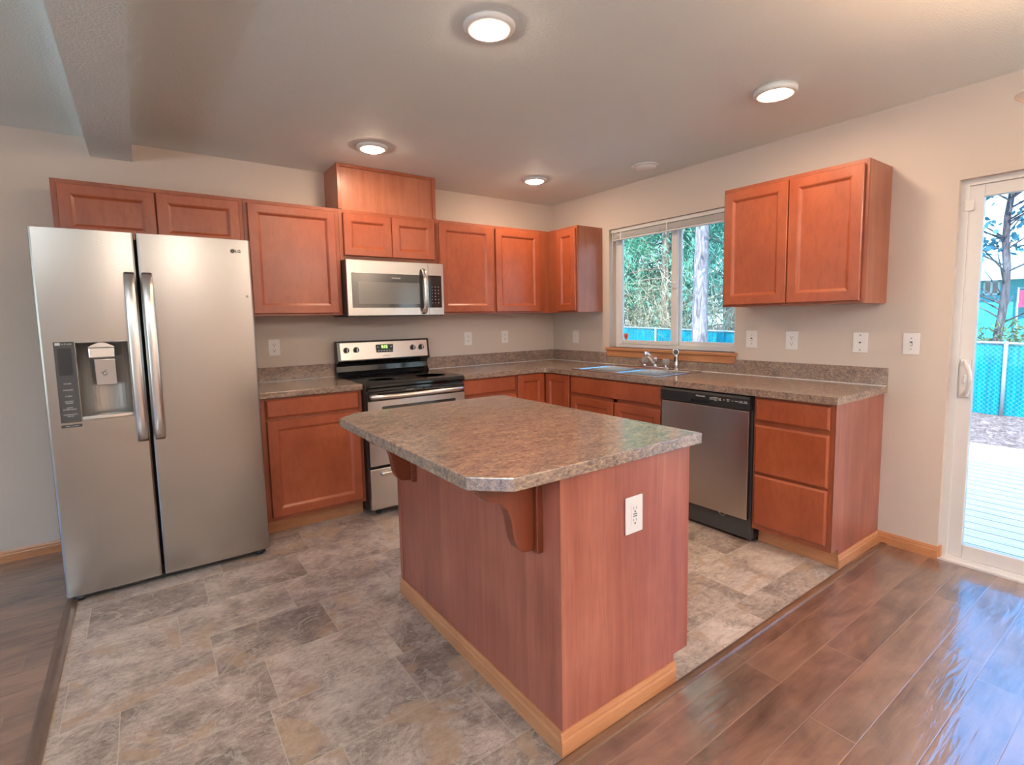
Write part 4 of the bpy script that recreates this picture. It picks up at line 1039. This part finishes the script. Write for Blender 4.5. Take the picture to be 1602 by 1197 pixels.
def bareshrub(label, x, y, h, seed, n=26, spread=1.0, group='bare thicket beyond the fence', mat='twig', leaf=None):
    rng = random.Random(seed); g0 = gz(x, y)
    b_ = B(); tips = []
    def grow(p, d, L, r, lev):
        q = [p]; 
        for i in range(4):
            d = (d + Vector((rng.gauss(0, .22), rng.gauss(0, .22), rng.gauss(.02, .12)))).normalized(); q.append(q[-1]+d*L/4)
        tube(b_, q, [r*(1-.14*i) for i in range(5)], 4 if lev else 6, caps=False)
        tips.append((q[-1], d))
        if lev < 2:
            for i in range(5 if lev == 0 else 4):
                k = rng.randint(1, 4); e = Vector((rng.gauss(0, 1), rng.gauss(0, 1), rng.gauss(.3, .6))).normalized()
                grow(q[k], (d*.5+e).normalized(), L*rng.uniform(.35, .65), r*.45, lev+1)
    for _ in range(n):
        a = rng.uniform(0, 2*PI); rad = spread*math.sqrt(rng.random())
        grow(Vector((x+rad*math.cos(a), y+rad*math.sin(a), g0-.05)), Vector((rng.gauss(0, .25), rng.gauss(0, .25), 1)).normalized(), h*rng.uniform(.6, 1), rng.uniform(.010, .022), 0)
    t = thing('bare_shrub', label, 'shrub', (x, y, g0), group)
    obj('branches', b_, mat, t, recalc=False)
    if leaf:
        f = B()
        for p, d in tips: leafquads(f, rng, p, d, leaf[1], .12, leaf[2], leaf[3], .1)
        obj('foliage', f, leaf[0], t, recalc=False)
    return t
# big pale trunk in front of the fence seen in the right pane
conifer('tall conifer with a thick pale trunk inside the fence, in the right window pane', 6.3, 2.58, 11, .185, 4.6, 11, 'leaf', 'bark', 80, 2.6, 110, .20, .02, 'trees in view of the kitchen window')
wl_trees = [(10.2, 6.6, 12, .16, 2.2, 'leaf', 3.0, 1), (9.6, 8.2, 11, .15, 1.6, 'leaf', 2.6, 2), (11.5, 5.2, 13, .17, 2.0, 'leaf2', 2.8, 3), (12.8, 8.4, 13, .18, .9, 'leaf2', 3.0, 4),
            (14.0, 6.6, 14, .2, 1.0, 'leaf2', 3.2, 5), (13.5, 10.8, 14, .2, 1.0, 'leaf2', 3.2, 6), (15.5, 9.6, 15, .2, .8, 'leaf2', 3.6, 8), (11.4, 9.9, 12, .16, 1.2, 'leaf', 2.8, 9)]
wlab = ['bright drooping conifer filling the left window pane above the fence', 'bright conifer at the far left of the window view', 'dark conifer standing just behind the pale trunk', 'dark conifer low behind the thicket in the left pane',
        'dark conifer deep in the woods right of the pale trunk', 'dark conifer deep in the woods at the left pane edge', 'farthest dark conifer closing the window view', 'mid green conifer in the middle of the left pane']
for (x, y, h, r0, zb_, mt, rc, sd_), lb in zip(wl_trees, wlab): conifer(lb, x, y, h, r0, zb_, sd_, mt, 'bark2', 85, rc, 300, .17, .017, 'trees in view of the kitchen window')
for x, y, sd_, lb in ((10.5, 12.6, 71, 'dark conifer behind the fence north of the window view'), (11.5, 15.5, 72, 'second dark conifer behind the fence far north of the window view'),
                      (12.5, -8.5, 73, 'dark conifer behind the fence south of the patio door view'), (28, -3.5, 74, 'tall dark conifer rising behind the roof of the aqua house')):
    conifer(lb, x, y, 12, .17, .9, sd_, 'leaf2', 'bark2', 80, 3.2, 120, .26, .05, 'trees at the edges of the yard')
for i, (x, y, h) in enumerate(((9.2, 4.2, 2.3), (9.4, 5.4, 2.6), (9.3, 6.7, 2.4), (9.6, 7.9, 2.4), (9.9, 3.4, 2.6), (10.8, 6.1, 3.0))):
    bareshrub('bare tan thicket of thin branches behind the fence in the window view', x, y, h, 40+i, 20, .75)
# door view: slim tree, olive shrub
t = thing('slim_tree', 'slim grey tree with bluish leaves standing behind the fence in the patio door view', 'tree', (9.3, -1.62, gz(9.3, -1.6)))
b = B(); pts = [(9.3+.03*math.sin(i*1.3), -1.60+.05*math.sin(i*.9)-(.0 if i < 7 else (i-7)*.05), -.6+i*.45) for i in range(14)]
tube(b, pts, [.078*(1-.045*i) for i in range(14)], 10); obj('trunk', b, 'barkdk', t)
b = B(); f = B(); rng = random.Random(21)
for k in range(46):
    z0 = rng.uniform(2.0, 5.2) if k > 9 else rng.uniform(.9, 2.0); a = rng.uniform(0, 2*PI); rr_ = rng.uniform(.5, 1.5)
    p0 = Vector((9.3, -1.62, z0)); d = Vector((math.cos(a), math.sin(a), .35)).normalized(); q = bez([p0, p0+d*rr_*.5+Vector((0, 0, .12)), p0+d*rr_+Vector((0, 0, .15))], 6)
    tube(b, q, [.018*(1-.12*i) for i in range(7)], 4, caps=False)
    if k > 9:
        for i in range(3, 7): leafquads(f, rng, q[i], d, 9, .13, .12, .04, .3)
obj('branches', b, 'barkdk', t, recalc=False); obj('foliage', f, 'leafblue', t, recalc=False)
bareshrub('low olive shrub with fine twigs behind the fence below the slim tree', 9.5, -1.0, 1.05, 60, 16, .6, 'shrubs in the patio door view', 'twig', ('leafolive', 9, .13, .016))
bareshrub('olive shrub behind the fence at the right edge of the patio door view', 9.8, -2.6, 1.5, 61, 18, .7, 'shrubs in the patio door view', 'twig', ('leafolive', 10, .13, .016))
